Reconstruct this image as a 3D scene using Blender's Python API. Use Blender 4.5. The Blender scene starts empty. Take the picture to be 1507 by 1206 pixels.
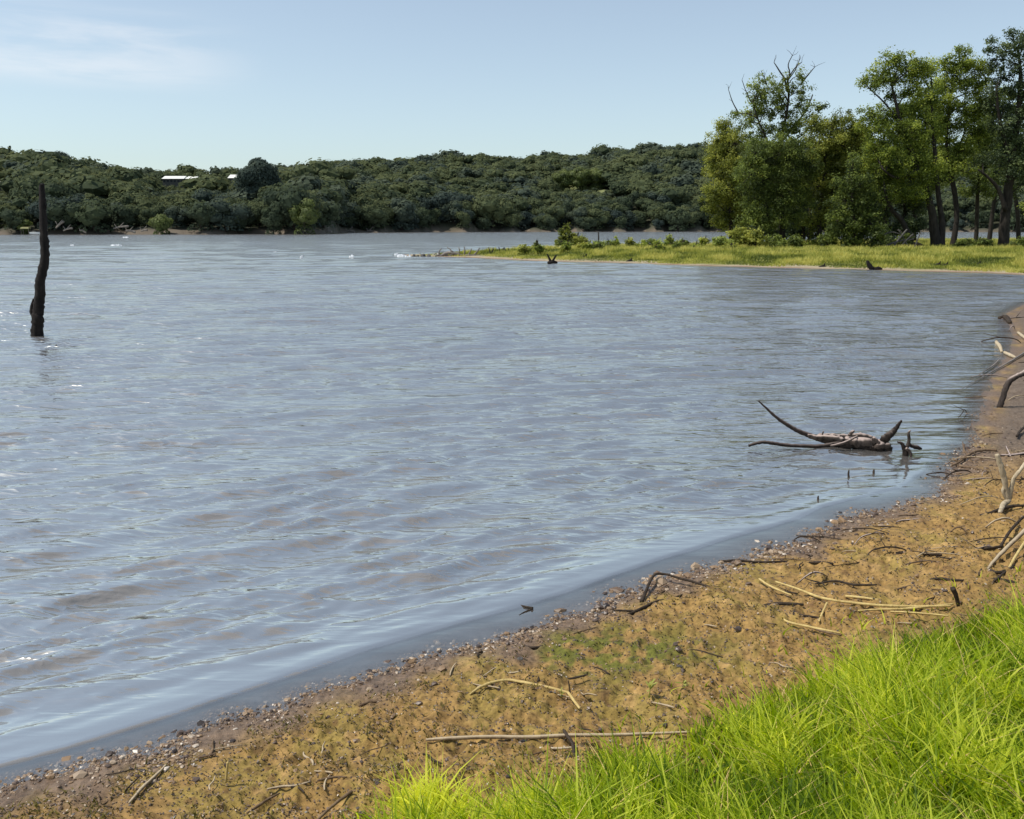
import bpy, math, random
import numpy as np
from math import radians, sin, cos, tan, pi

RNG = np.random.default_rng(7)
random.seed(7)
scene = bpy.context.scene
COL = scene.collection

# ------------------------------------------------------------------ camera
F = 1400.0; CX = 753.5; CY = 603.0; HOR = 336.0; H = 2.2
PITCH = math.atan((CY - HOR) / F)
cp, sp = cos(PITCH), sin(PITCH)
cam_d = bpy.data.cameras.new('camera')
cam = bpy.data.objects.new('camera', cam_d); COL.objects.link(cam)
cam.location = (0, 0, H); cam.rotation_euler = (pi/2 - PITCH, 0, 0)
cam_d.sensor_width = 36; cam_d.lens = 36 * F / 1507
cam_d.clip_start = 0.05; cam_d.clip_end = 20000
scene.camera = cam

def ray(px, py):
    x = (px - CX) / F; y = (CY - py) / F
    return np.array([x, cp + y*sp, -sp + y*cp])
def at(px, py, D):                       # the point seen at (px,py) that stands D metres ahead
    d = ray(px, py); t = D / d[1]
    return np.array([d[0]*t, D, H + d[2]*t])
def atz(px, py, z=0.0):                  # on the level z
    d = ray(px, py); t = (z - H) / d[2]
    return np.array([d[0]*t, d[1]*t, z])

# ------------------------------------------------------------------ terrain
def smooth(a, b, x):
    t = np.clip((x - a) / (b - a), 0, 1); return t*t*(3 - 2*t)

def make_noise(seed, n=14, lo=0.5, hi=2.0):
    r = np.random.default_rng(seed)
    ang = r.uniform(0, 2*pi, n); wl = np.exp(r.uniform(np.log(lo), np.log(hi), n)); ph = r.uniform(0, 2*pi, n)
    k = 2*pi/wl
    def f(x, y):
        s = np.zeros(np.shape(x))
        for i in range(n):
            s = s + np.sin(k[i]*(np.cos(ang[i])*x + np.sin(ang[i])*y) + ph[i])
        return s / math.sqrt(n/2)
    return f

near_px = [(0,1160),(110,1129),(255,1083),(330,1058),(401,1036),(500,1006),(560,986),(646,960),(700,944),(792,914),(860,890),
           (938,862),(1000,842),(1060,826),(1116,808),(1170,792),(1216,776),(1250,758),(1310,742),(1363,727),(1385,705),(1400,682),(1414,652),
           (1428,630),(1437,606),(1441,580),(1452,556),(1474,528),(1484,505),(1482,485),(1474,462),(1505,446)]
near_w = [tuple(atz(*p)[:2]) for p in near_px]
pen_px = [(1507,405),(1450,402),(1400,401),(1330,399),(1250,397),(1200,396),(1120,394),(1050,392),(980,390),(900,387),(850,386),(800,385),(760,383),(720,381),(680,379),(640,378),(612,377.5),(592,377)]
pen_w = [tuple(atz(*p)[:2]) for p in pen_px]
back_w = [tuple(at(p, 350, D)[:2]) for p, D in [(585,81),(640,84),(700,88),(780,94),(880,101),(960,108),(1040,118),(1120,130),(1200,142),(1320,156),(1420,166),(1520,176)]]
poly = [(-150,-120),(-60,-34),(-20,-9),(-7,0.0),(-3.6,2.35)] + near_w + [(20,31),(26,34),(30,37),(31,40),(28,42.6)] + pen_w + back_w + [(200,205),(420,200),(420,-120)]
P = np.array(poly)
P2 = np.roll(P, -1, axis=0)

def sdist(x, y):
    x = np.asarray(x, float); y = np.asarray(y, float)
    best = np.full(x.shape, 1e9); inside = np.zeros(x.shape, bool)
    for (ax, ay), (bx, by) in zip(P, P2):
        dx, dy = bx-ax, by-ay
        t = np.clip(((x-ax)*dx + (y-ay)*dy) / (dx*dx+dy*dy+1e-12), 0, 1)
        d = (x-ax-t*dx)**2 + (y-ay-t*dy)**2
        best = np.minimum(best, d)
        c = ((ay > y) != (by > y)) & (x < (bx-ax)*(y-ay)/((by-ay) if abs(by-ay) > 1e-9 else 1e-9) + ax)
        inside ^= c
    return np.sqrt(best) * np.where(inside, 1, -1)

T_x  = [-900,-300,   0, 100, 200, 300, 380, 440, 478, 500, 650, 800, 950,1035,1200,1507,2000,2600]
T_sh = [ 420, 350, 335, 337, 342, 350, 356, 362, 372, 470, 540, 590, 610, 620, 620, 560, 500, 460]
T_rd = [ 700, 620, 600, 600, 600, 610, 640, 700, 740, 780, 830, 860, 870, 870, 870, 850, 800, 760]
T_top= [ 235, 218, 221, 229, 246, 249, 247, 243, 240, 238, 229, 230, 215, 209, 212, 218, 225, 230]
def far_tab(x, y):
    px = CX + F*(x/np.maximum(y, 1))/cp
    sh = np.interp(px, T_x, T_sh); rd = np.interp(px, T_x, T_rd); tp = np.interp(px, T_x, T_top)
    zr = H + (HOR - tp)/F*rd - 15.6
    return px, sh, rd, zr
nz_far = make_noise(3, 12, 60, 260)
nz_fs = make_noise(5, 10, 12, 60)
nz_a = make_noise(11, 18, 0.5, 2.4)
nz_b = make_noise(12, 22, 0.10, 0.42)
nz_c = make_noise(13, 26, 0.035, 0.11)
nz_pen = make_noise(14, 14, 2.5, 12)
nz_edge = make_noise(15, 14, 0.25, 1.4)

def height(x, y, fine=True, s=None):
    x = np.asarray(x, float); y = np.asarray(y, float)
    if s is None: s = sdist(x, y)
    r = np.hypot(x, y)
    near = 1 - smooth(16, 36, r)
    se = s + 0.03*nz_edge(x, y)*near
    hn = np.where(se > 0, 0.062*se + 0.30*smooth(1.2, 4.0, se) + 0.25*smooth(4, 12, se), 0.10*se)
    hn = np.minimum(hn, 0.9)
    hf = np.where(s > 0, 0.030*np.minimum(s, 3) + 0.34*smooth(1.5, 9, s), 0.06*s)
    h = hn*near + hf*(1-near)
    if fine:
        w = smooth(0.05, 0.6, s)
        h = h + near*(1-smooth(12, 20, r))*((0.012*nz_a(x, y) + 0.011*nz_b(x, y) + 0.004*nz_c(x, y))*w + 0.0022*nz_c(x, y)*smooth(-.25, .15, s))
        h = h + (1-near)*0.05*nz_pen(x, y)*smooth(1, 5, s)
    h = np.where((s > 0.22) & (r < 40), np.maximum(h, 0.014 + 0.25*np.minimum(h, 0)), h)
    h = np.maximum(h, -1.5)
    px, sh, rd, zr = far_tab(x, y)
    shn = sh + 5*nz_fs(x, y)
    t = (y - shn)/(rd - sh)
    hf2 = 0.5 + (zr-0.5)*np.where(t < 1, np.clip(t, 0, 1)**0.85, np.clip(1-(t-1)*0.25, 0.2, 1)) + 0.6*nz_far(x, y)*smooth(0, .5, t)
    hf2 = np.where(t < 0, np.clip((y-shn)*0.1, -1.5, 0.5), np.minimum(hf2, 0.5 + (y-shn)*0.5 + 0))
    far = (y > 250)
    return np.where(far, hf2, h)

def ground_pt(px, py, lift=0.0, lo=1.0, hi=300.0):
    """where the line of sight through (px,py) meets the terrain (or the water)"""
    d = ray(px, py)
    ts = np.exp(np.linspace(np.log(lo), np.log(hi), 1500))
    xs = d[0]*ts; ys = d[1]*ts; zs = H + d[2]*ts
    hh = np.maximum(height(xs, ys, fine=False), 0.0)
    i = int(np.argmax(zs < hh))
    if zs[i] >= hh[i]: i = len(ts)-1
    return np.array([xs[i], ys[i], hh[i] + lift])

# ------------------------------------------------------------------ mesh helpers
def mesh_np(name, V, Q=None, T=None, mats=(), mat_idx=None, attrs=None, smooth_shade=False, cols=None):
    me = bpy.data.meshes.new(name)
    V = np.asarray(V, np.float32)
    polys = []; starts = []; off = 0
    nq = 0 if Q is None else len(Q); nt = 0 if T is None else len(T)
    loops = []
    if nq: loops.append(np.asarray(Q, np.int32).ravel())
    if nt: loops.append(np.asarray(T, np.int32).ravel())
    loops = np.concatenate(loops)
    st = np.concatenate([np.arange(nq)*4, nq*4 + np.arange(nt)*3]).astype(np.int32)
    tot = np.concatenate([np.full(nq, 4), np.full(nt, 3)]).astype(np.int32)
    me.vertices.add(len(V)); me.vertices.foreach_set('co', V.ravel())
    me.loops.add(len(loops)); me.loops.foreach_set('vertex_index', loops)
    me.polygons.add(nq+nt); me.polygons.foreach_set('loop_start', st); me.polygons.foreach_set('loop_total', tot)
    if mat_idx is not None: me.polygons.foreach_set('material_index', np.asarray(mat_idx, np.int32))
    me.polygons.foreach_set('use_smooth', np.full(nq+nt, smooth_shade))
    for m in mats: me.materials.append(m)
    if attrs:
        for k, a in attrs.items():
            at_ = me.attributes.new(k, 'FLOAT', 'POINT'); at_.data.foreach_set('value', np.asarray(a, np.float32))
    if cols is not None:
        ca = me.attributes.new('col', 'FLOAT_COLOR', 'POINT')
        c4 = np.ones((len(V), 4), np.float32); c4[:, :3] = cols
        ca.data.foreach_set('color', c4.ravel())
    me.update(calc_edges=True)
    return me

def link(name, me, parent=None, loc=None):
    o = bpy.data.objects.new(name, me); COL.objects.link(o)
    if parent is not None: o.parent = parent
    if loc is not None: o.location = loc
    return o
def tag(o, label=None, cat=None, group=None, kind=None):
    if label: o['label'] = label
    if cat: o['category'] = cat
    if group: o['group'] = group
    if kind: o['kind'] = kind
    return o
def empty(name, loc, label, cat, group=None):
    o = bpy.data.objects.new(name, None); COL.objects.link(o); o.location = tuple(loc); o.empty_display_size = 0.1
    return tag(o, label, cat, group)

class MB:
    """collects vertices and faces of one mesh"""
    def __init__(s): s.V=[]; s.Q=[]; s.T=[]; s.t=[]; s.mq=[]; s.mt=[]; s.n=0
    def add(s, V, Q=None, T=None, tint=0.5, mi=0):
        V = np.asarray(V, float).reshape(-1, 3)
        s.V.append(V); s.t.append(np.broadcast_to(np.asarray(tint, float), (len(V),)).copy())
        if Q is not None and len(Q): s.Q.append(np.asarray(Q, int)+s.n); s.mq.append(np.full(len(Q), mi))
        if T is not None and len(T): s.T.append(np.asarray(T, int)+s.n); s.mt.append(np.full(len(T), mi))
        s.n += len(V)
    def mesh(s, name, mats, origin=(0,0,0), smooth_shade=False):
        V = np.concatenate(s.V) - np.asarray(origin, float)
        Q = np.concatenate(s.Q) if s.Q else None; T = np.concatenate(s.T) if s.T else None
        mi = np.concatenate(s.mq + s.mt)
        return mesh_np(name, V, Q, T, mats, mi, {'tint': np.concatenate(s.t)}, smooth_shade)

def spline(pts, rad, sub):
    pts = np.asarray(pts, float); rad = np.asarray(rad, float); n = len(pts)
    if n < 3 or sub < 2:
        t = np.linspace(0, n-1, (n-1)*max(sub, 1)+1); i = np.minimum(t.astype(int), n-2); f = (t-i)[:, None]
        return pts[i]*(1-f)+pts[i+1]*f, rad[i]*(1-f[:, 0])+rad[i+1]*f[:, 0]
    out = []; ro = []
    for i in range(n-1):
        p0 = pts[max(i-1, 0)]; p1 = pts[i]; p2 = pts[i+1]; p3 = pts[min(i+2, n-1)]
        for k in range(sub):
            t = k/sub
            out.append(0.5*((2*p1)+(-p0+p2)*t+(2*p0-5*p1+4*p2-p3)*t*t+(-p0+3*p1-3*p2+p3)*t**3))
            ro.append(rad[i]*(1-t)+rad[i+1]*t)
    out.append(pts[-1]); ro.append(rad[-1])
    return np.array(out), np.array(ro)

def tube(mb, pts, rad, seg=8, sub=4, rough=0.0, wob=0.0, tint=0.5, mi=0, cap=True):
    C, R = spline(pts, rad, sub); n = len(C)
    if wob: C = C + RNG.normal(0, 1, C.shape)*wob*R[:, None]
    tan_ = np.gradient(C, axis=0); tan_ /= np.linalg.norm(tan_, axis=1)[:, None]+1e-9
    ref = np.array([0.13, 0.31, 0.94]) if abs(tan_[:, 2]).mean() < 0.75 else np.array([0.9, 0.3, 0.1])
    u = np.cross(tan_, ref); u /= np.linalg.norm(u, axis=1)[:, None]+1e-9
    v = np.cross(tan_, u)
    a = np.linspace(0, 2*pi, seg, endpoint=False)
    rr = R[:, None]*(1 + rough*(0.6*RNG.normal(0, 1, (1, seg)) + 0.6*RNG.normal(0, 1, (n, seg))))
    V = C[:, None, :] + (np.cos(a)[None, :, None]*u[:, None, :] + np.sin(a)[None, :, None]*v[:, None, :])*rr[:, :, None]
    V = V.reshape(-1, 3)
    i = np.arange(n-1)[:, None]*seg; j = np.arange(seg)[None, :]; j2 = (j+1) % seg
    Q = np.stack([i+j, i+j2, i+seg+j2, i+seg+j], -1).reshape(-1, 4)
    T = []
    if cap:
        V = np.vstack([V, C[0]-tan_[0]*R[0]*0.2, C[-1]+tan_[-1]*R[-1]*0.5]); a0 = n*seg; a1 = a0+1
        T = [[a0, (k+1) % seg, k] for k in range(seg)] + [[a1, (n-1)*seg+k, (n-1)*seg+(k+1) % seg] for k in range(seg)]
    mb.add(V, Q, T, tint, mi)
    return C

def leaves(mb, C, nrm, size, rng, tint=0.5, mi=0, aspect=0.62, jit=0.75):
    """small leaf-shaped quads at centres C, roughly facing nrm"""
    n = len(C)
    N = nrm + rng.normal(0, jit, (n, 3)); N /= np.linalg.norm(N, axis=1)[:, None]+1e-9
    A = rng.normal(0, 1, (n, 3)); U = np.cross(N, A); U /= np.linalg.norm(U, axis=1)[:, None]+1e-9
    W = np.cross(N, U)
    s = (size*rng.uniform(0.6, 1.3, n))[:, None]
    V = np.stack([C-U*s*.5, C+W*s*.5*aspect - U*s*.02, C+U*s*.5, C-W*s*.5*aspect - U*s*.02], 1).reshape(-1, 3)
    Q = np.arange(n*4).reshape(-1, 4)
    mb.add(V, Q, None, np.repeat(np.broadcast_to(tint, (n,)), 4), mi)

# ------------------------------------------------------------------ materials
def new_mat(name):
    m = bpy.data.materials.new(name); m.use_nodes = True
    nt = m.node_tree; nt.nodes.clear()
    return m, nt, nt.nodes, nt.links
def N(nodes, t, **kw):
    n = nodes.new(t)
    for k, v in kw.items():
        if k in ('inp',):
            for a, b in v.items(): n.inputs[a].default_value = b
        else: setattr(n, k, v)
    return n
def ramp(nodes, stops):
    r = nodes.new('ShaderNodeValToRGB'); e = r.color_ramp.elements
    while len(e) < len(stops): e.new(0.5)
    for i, (p, c) in enumerate(stops): e[i].position = p; e[i].color = (*c, 1) if len(c) == 3 else c
    return r

def leaf_mat(name, dark, mid, light, trans=0.35, spec=0.25, tv=1.5, sat_noise=0.0, objvar=False, nscale=0.6):
    m, nt, ns, L = new_mat(name)
    out = N(ns, 'ShaderNodeOutputMaterial')
    a = N(ns, 'ShaderNodeAttribute', attribute_name='tint')
    g = N(ns, 'ShaderNodeNewGeometry')
    nz = N(ns, 'ShaderNodeTexNoise', inp={'Scale': nscale, 'Detail': 2.0})
    L.new(g.outputs['Position'], nz.inputs['Vector'])
    add = N(ns, 'ShaderNodeMath', operation='ADD'); sub = N(ns, 'ShaderNodeMath', operation='SUBTRACT'); sub.inputs[1].default_value = 0.5
    L.new(nz.outputs['Fac'], sub.inputs[0]); L.new(a.outputs['Fac'], add.inputs[0]); L.new(sub.outputs[0], add.inputs[1])
    src = add
    if objvar:
        oi = N(ns, 'ShaderNodeObjectInfo'); ma = N(ns, 'ShaderNodeMath', operation='MULTIPLY_ADD', inp={1: 0.7, 2: -0.35})
        L.new(oi.outputs['Random'], ma.inputs[0]); ad2 = N(ns, 'ShaderNodeMath', operation='ADD')
        L.new(add.outputs[0], ad2.inputs[0]); L.new(ma.outputs[0], ad2.inputs[1]); src = ad2
    r = ramp(ns, [(0.1, dark), (0.5, mid), (0.95, light)])
    L.new(src.outputs[0], r.inputs['Fac'])
    d = N(ns, 'ShaderNodeBsdfPrincipled', inp={'Roughness': 0.6, 'Specular IOR Level': spec})
    t = N(ns, 'ShaderNodeBsdfTranslucent')
    br = N(ns, 'ShaderNodeHueSaturation', inp={'Saturation': 1.03, 'Value': tv, 'Hue': 0.485})
    L.new(r.outputs['Color'], d.inputs['Base Color']); L.new(r.outputs['Color'], br.inputs['Color']); L.new(br.outputs['Color'], t.inputs['Color'])
    mx = N(ns, 'ShaderNodeMixShader', inp={'Fac': trans})
    L.new(d.outputs[0], mx.inputs[1]); L.new(t.outputs[0], mx.inputs[2]); L.new(mx.outputs[0], out.inputs['Surface'])
    return m

def bark_mat(name, dark, light, top=None, scale=18, toplight=0.55, bump=0.5, stretch=(1, 1, 0.25)):
    m, nt, ns, L = new_mat(name)
    out = N(ns, 'ShaderNodeOutputMaterial'); d = N(ns, 'ShaderNodeBsdfPrincipled', inp={'Roughness': 0.85, 'Specular IOR Level': 0.2})
    tc = N(ns, 'ShaderNodeTexCoord'); mp = N(ns, 'ShaderNodeMapping'); mp.inputs['Scale'].default_value = stretch
    L.new(tc.outputs['Object'], mp.inputs['Vector'])
    nz = N(ns, 'ShaderNodeTexNoise', inp={'Scale': scale, 'Detail': 6.0, 'Roughness': 0.65}); L.new(mp.outputs[0], nz.inputs['Vector'])
    r = ramp(ns, [(0.3, dark), (0.7, light)]); L.new(nz.outputs['Fac'], r.inputs['Fac'])
    colr = r.outputs['Color']
    if top:  # sunlight painted in: upward faces blend toward a paler colour
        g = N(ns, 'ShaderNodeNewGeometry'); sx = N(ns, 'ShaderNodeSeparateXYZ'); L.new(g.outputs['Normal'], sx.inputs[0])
        mr = N(ns, 'ShaderNodeMapRange', inp={'From Min': 0.45, 'From Max': 0.9, 'To Min': 0.0, 'To Max': toplight}); L.new(sx.outputs['Z'], mr.inputs['Value'])
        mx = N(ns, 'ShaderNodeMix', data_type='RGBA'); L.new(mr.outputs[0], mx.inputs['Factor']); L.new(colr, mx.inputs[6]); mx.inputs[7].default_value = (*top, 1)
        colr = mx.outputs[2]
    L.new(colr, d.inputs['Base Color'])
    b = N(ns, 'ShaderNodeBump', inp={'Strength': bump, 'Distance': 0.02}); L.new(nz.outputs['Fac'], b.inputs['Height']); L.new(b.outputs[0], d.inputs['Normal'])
    L.new(d.outputs[0], out.inputs['Surface'])
    return m

M = {}
M['bark_black'] = bark_mat('wet dark bark', (0.004,0.003,0.003), (0.020,0.016,0.014), scale=14, bump=1.0)
M['bark_tree'] = bark_mat('tree bark', (0.012,0.010,0.008), (0.05,0.042,0.035), scale=6)
M['bark_dead'] = bark_mat('bare grey twigs', (0.05,0.05,0.045), (0.14,0.13,0.12), scale=5)
M['drift'] = bark_mat('driftwood', (0.007,0.005,0.004), (0.030,0.022,0.018), top=(0.20,0.16,0.14), scale=30, toplight=0.5)
M['drift_body'] = bark_mat('driftwood sunlit top', (0.02,0.015,0.012), (0.09,0.07,0.06), top=(0.50,0.40,0.35), scale=30, toplight=0.8)  # pale top: sunlit upper side put into the wood colour
M['drift_pale'] = bark_mat('bleached wood', (0.28,0.22,0.14), (0.55,0.46,0.32), scale=30)
M['reed'] = bark_mat('dry reed', (0.36,0.25,0.09), (0.62,0.48,0.2), scale=24)
M['reed_grey'] = bark_mat('dry grey stem', (0.12,0.08,0.05), (0.36,0.27,0.17), top=(0.55,0.45,0.3), scale=24, toplight=0.6)
M['twig'] = bark_mat('dark twig', (0.015,0.011,0.008), (0.07,0.05,0.035), scale=30)
M['twig_brown'] = bark_mat('brown twig', (0.08,0.05,0.03), (0.22,0.15,0.09), scale=30)
M['grey_log'] = bark_mat('grey fallen timber', (0.10,0.09,0.08), (0.26,0.23,0.20), scale=2)

M['leaf_olive'] = leaf_mat('olive willow leaves', (0.045,0.068,0.012), (0.135,0.185,0.03), (0.38,0.44,0.08), 0.50)
M['leaf_yellow'] = leaf_mat('yellow green leaves', (0.05,0.068,0.012), (0.165,0.195,0.035), (0.42,0.44,0.10), 0.50)
M['leaf_dark'] = leaf_mat('dark leaves', (0.032,0.05,0.024), (0.085,0.12,0.05), (0.22,0.27,0.11), 0.42)
M['leaf_mid'] = leaf_mat('mid green leaves', (0.04,0.06,0.016), (0.115,0.155,0.035), (0.30,0.36,0.08), 0.47)
M['leaf_far'] = leaf_mat('far woodland leaves', (0.046,0.062,0.040), (0.068,0.088,0.048), (0.108,0.125,0.058), 0.3, 0.02, objvar=True, nscale=0.25)  # darks lifted: distance haze put into the leaf colour
M['leaf_far_hazy'] = leaf_mat('far hazy leaves', (0.042,0.058,0.052), (0.058,0.078,0.062), (0.09,0.11,0.072), 0.28, 0.02, objvar=True, nscale=0.25)  # bluish tone is distance haze put into the leaf colour
M['leaf_far_pale'] = leaf_mat('far pale green leaves', (0.04,0.055,0.02), (0.10,0.13,0.035), (0.20,0.23,0.07), 0.3, nscale=0.3)
M['grass'] = leaf_mat('fresh grass', (0.07,0.13,0.006), (0.27,0.37,0.012), (0.60,0.64,0.08), 0.58, 0.3, 1.8, nscale=2.0)
M['grass_pen'] = leaf_mat('meadow grass', (0.08,0.11,0.022), (0.25,0.28,0.045), (0.50,0.48,0.12), 0.42, nscale=0.25)
M['weed'] = leaf_mat('beach weeds', (0.06,0.06,0.010), (0.15,0.13,0.02), (0.26,0.21,0.05), 0.35, nscale=3)
M['seedling'] = leaf_mat('seedling leaves', (0.12,0.16,0.02), (0.25,0.29,0.05), (0.4,0.42,0.12), 0.4, nscale=3)

def simple_mat(name, col, rough=0.7, col2=None, scale=5):
    m, nt, ns, L = new_mat(name)
    out = N(ns, 'ShaderNodeOutputMaterial'); d = N(ns, 'ShaderNodeBsdfPrincipled', inp={'Roughness': rough, 'Specular IOR Level': 0.3})
    nz = N(ns, 'ShaderNodeTexNoise', inp={'Scale': scale, 'Detail': 4.0})
    c2 = col2 or tuple(c*0.7 for c in col)
    r = ramp(ns, [(0.35, c2), (0.65, col)]); L.new(nz.outputs['Fac'], r.inputs['Fac']); L.new(r.outputs['Color'], d.inputs['Base Color'])
    L.new(d.outputs[0], out.inputs['Surface']); return m
M['white_roof'] = simple_mat('white painted roof', (0.8,0.8,0.74), 0.6, (0.7,0.7,0.64), 0.3)
M['house_wall'] = simple_mat('house wall', (0.10,0.10,0.085), 0.8, scale=0.5)
M['window'] = simple_mat('window glass', (0.03,0.035,0.04), 0.15)
M['foam'] = simple_mat('white foam', (0.8,0.82,0.84), 0.6, (0.6,0.63,0.66), 6)
M['rock_pale'] = simple_mat('pale stone', (0.5,0.48,0.45), 0.8, (0.28,0.26,0.24), 3)
M['rock_dark'] = simple_mat('dark stone', (0.12,0.11,0.10), 0.8, (0.05,0.045,0.04), 3)
M['yellow'] = simple_mat('yellow cover', (0.28,0.27,0.12), 0.7, scale=1)
M['white_hull'] = simple_mat('white hull', (0.7,0.72,0.72), 0.4, scale=1)

# gravel with per stone tint
m, nt, ns, L = new_mat('shore gravel'); M['gravel'] = m
out = N(ns, 'ShaderNodeOutputMaterial'); d = N(ns, 'ShaderNodeBsdfPrincipled', inp={'Roughness': 0.45, 'Specular IOR Level': 0.5})
a = N(ns, 'ShaderNodeAttribute', attribute_name='tint')
r = ramp(ns, [(0.0, (0.02,0.014,0.012)), (0.25, (0.10,0.065,0.045)), (0.55, (0.24,0.15,0.075)), (0.8, (0.33,0.25,0.17)), (1.0, (0.7,0.62,0.52))])
L.new(a.outputs['Fac'], r.inputs['Fac']); L.new(r.outputs['Color'], d.inputs['Base Color']); L.new(d.outputs[0], out.inputs['Surface'])

# ground: albedo attribute with fine mottling
m, nt, ns, L = new_mat('shore ground'); M['ground'] = m
out = N(ns, 'ShaderNodeOutputMaterial'); d = N(ns, 'ShaderNodeBsdfPrincipled', inp={'Specular IOR Level': 0.35})
a = N(ns, 'ShaderNodeAttribute', attribute_name='col'); wet = N(ns, 'ShaderNodeAttribute', attribute_name='wet')
g = N(ns, 'ShaderNodeNewGeometry')
n1 = N(ns, 'ShaderNodeTexNoise', inp={'Scale': 38.0, 'Detail': 6.0, 'Roughness': 0.7}); L.new(g.outputs['Position'], n1.inputs['Vector'])
n2 = N(ns, 'ShaderNodeTexNoise', inp={'Scale': 6.0, 'Detail': 4.0, 'Roughness': 0.6}); L.new(g.outputs['Position'], n2.inputs['Vector'])
r1 = ramp(ns, [(0.31, (0.38,0.34,0.30)), (0.46, (0.95,0.93,0.9)), (0.70, (1.5,1.45,1.4))]); L.new(n1.outputs['Fac'], r1.inputs['Fac'])
r2 = ramp(ns, [(0.3, (0.75,0.72,0.70)), (0.7, (1.2,1.2,1.2))]); L.new(n2.outputs['Fac'], r2.inputs['Fac'])
m1 = N(ns, 'ShaderNodeMix', data_type='RGBA', blend_type='MULTIPLY'); m1.inputs['Factor'].default_value = 1
m2 = N(ns, 'ShaderNodeMix', data_type='RGBA', blend_type='MULTIPLY'); m2.inputs['Factor'].default_value = 1
L.new(a.outputs['Color'], m1.inputs[6]); L.new(r1.outputs['Color'], m1.inputs[7]); L.new(m1.outputs[2], m2.inputs[6]); L.new(r2.outputs['Color'], m2.inputs[7])
L.new(m2.outputs[2], d.inputs['Base Color'])
mr = N(ns, 'ShaderNodeMapRange', inp={'To Min': 0.9, 'To Max': 0.28}); L.new(wet.outputs['Fac'], mr.inputs['Value']); L.new(mr.outputs[0], d.inputs['Roughness'])
b = N(ns, 'ShaderNodeBump', inp={'Strength': 0.7, 'Distance': 0.012}); L.new(n1.outputs['Fac'], b.inputs['Height']); L.new(b.outputs[0], d.inputs['Normal'])
L.new(d.outputs[0], out.inputs['Surface'])

# water: turbid brown lake, small ripples as bump over the modelled waves
m, nt, ns, L = new_mat('lake water'); M['water'] = m
out = N(ns, 'ShaderNodeOutputMaterial'); d = N(ns, 'ShaderNodeBsdfPrincipled', inp={'Roughness': 0.06, 'IOR': 1.7})
dep = N(ns, 'ShaderNodeAttribute', attribute_name='depth'); chop = N(ns, 'ShaderNodeAttribute', attribute_name='chop')
far_ = N(ns, 'ShaderNodeAttribute', attribute_name='open')
g = N(ns, 'ShaderNodeNewGeometry')
mp = N(ns, 'ShaderNodeMapping'); mp.inputs['Rotation'].default_value = (0, 0, radians(-27)); mp.inputs['Scale'].default_value = (0.24, 1, 1)
mp0 = N(ns, 'ShaderNodeMapping'); mp0.inputs['Rotation'].default_value = (0, 0, radians(-12)); mp0.inputs['Scale'].default_value = (0.24, 1, 1)
L.new(g.outputs['Position'], mp.inputs['Vector']); L.new(g.outputs['Position'], mp0.inputs['Vector'])
w1 = N(ns, 'ShaderNodeTexNoise', inp={'Scale': 7.0, 'Detail': 3.0, 'Roughness': 0.55, 'Distortion': 0.3}); L.new(mp.outputs[0], w1.inputs['Vector'])
w2 = N(ns, 'ShaderNodeTexNoise', inp={'Scale': 1.3, 'Detail': 5.0, 'Roughness': 0.6, 'Distortion': 0.2}); L.new(mp0.outputs[0], w2.inputs['Vector'])
def ridged(src, power=1.6):
    m_ = N(ns, 'ShaderNodeMath', operation='MULTIPLY_ADD', inp={1: 2.0, 2: -1.0}); L.new(src.outputs['Fac'], m_.inputs[0])
    ab = N(ns, 'ShaderNodeMath', operation='ABSOLUTE'); L.new(m_.outputs[0], ab.inputs[0])
    iv = N(ns, 'ShaderNodeMath', operation='SUBTRACT', inp={0: 1.0}); L.new(ab.outputs[0], iv.inputs[1])
    pw = N(ns, 'ShaderNodeMath', operation='POWER', inp={1: power}); L.new(iv.outputs[0], pw.inputs[0]); return pw
w0 = N(ns, 'ShaderNodeTexNoise', inp={'Scale': 3.2, 'Detail': 2.5, 'Roughness': 0.6, 'Distortion': 0.25}); L.new(mp.outputs[0], w0.inputs['Vector'])
rd1 = ridged(w1); rd0 = ridged(w0)
edge = N(ns, 'ShaderNodeAttribute', attribute_name='calm')
bs1 = N(ns, 'ShaderNodeMath', operation='MULTIPLY_ADD', inp={1: 0.9, 2: 0.55}); L.new(chop.outputs['Fac'], bs1.inputs[0])
bs2 = N(ns, 'ShaderNodeMath', operation='MULTIPLY'); L.new(bs1.outputs[0], bs2.inputs[0]); L.new(edge.outputs['Fac'], bs2.inputs[1])
b1 = N(ns, 'ShaderNodeBump', inp={'Distance': 0.022}); L.new(bs2.outputs[0], b1.inputs['Strength']); L.new(rd1.outputs[0], b1.inputs['Height'])
b0 = N(ns, 'ShaderNodeBump', inp={'Distance': 0.05}); L.new(bs2.outputs[0], b0.inputs['Strength']); L.new(rd0.outputs[0], b0.inputs['Height']); L.new(b1.outputs[0], b0.inputs['Normal'])
b2 = N(ns, 'ShaderNodeBump', inp={'Distance': 0.30}); L.new(far_.outputs['Fac'], b2.inputs['Strength']); L.new(w2.outputs['Fac'], b2.inputs['Height']); L.new(b0.outputs[0], b2.inputs['Normal'])
w3 = N(ns, 'ShaderNodeTexNoise', inp={'Scale': 0.5, 'Detail': 3.0}); L.new(mp.outputs[0], w3.inputs['Vector'])
rw = ramp(ns, [(0.3, (0.205,0.195,0.185)), (0.7, (0.230,0.210,0.196))]); L.new(w3.outputs['Fac'], rw.inputs['Fac'])
ns.remove(d)
df = N(ns, 'ShaderNodeBsdfDiffuse'); gl_ = N(ns, 'ShaderNodeBsdfGlossy', inp={'Roughness': 0.08, 'Color': (0.96, 0.955, 0.885, 1)})
L.new(rw.outputs['Color'], df.inputs['Color']); L.new(b2.outputs[0], gl_.inputs['Normal']); L.new(b2.outputs[0], df.inputs['Normal'])
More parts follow.
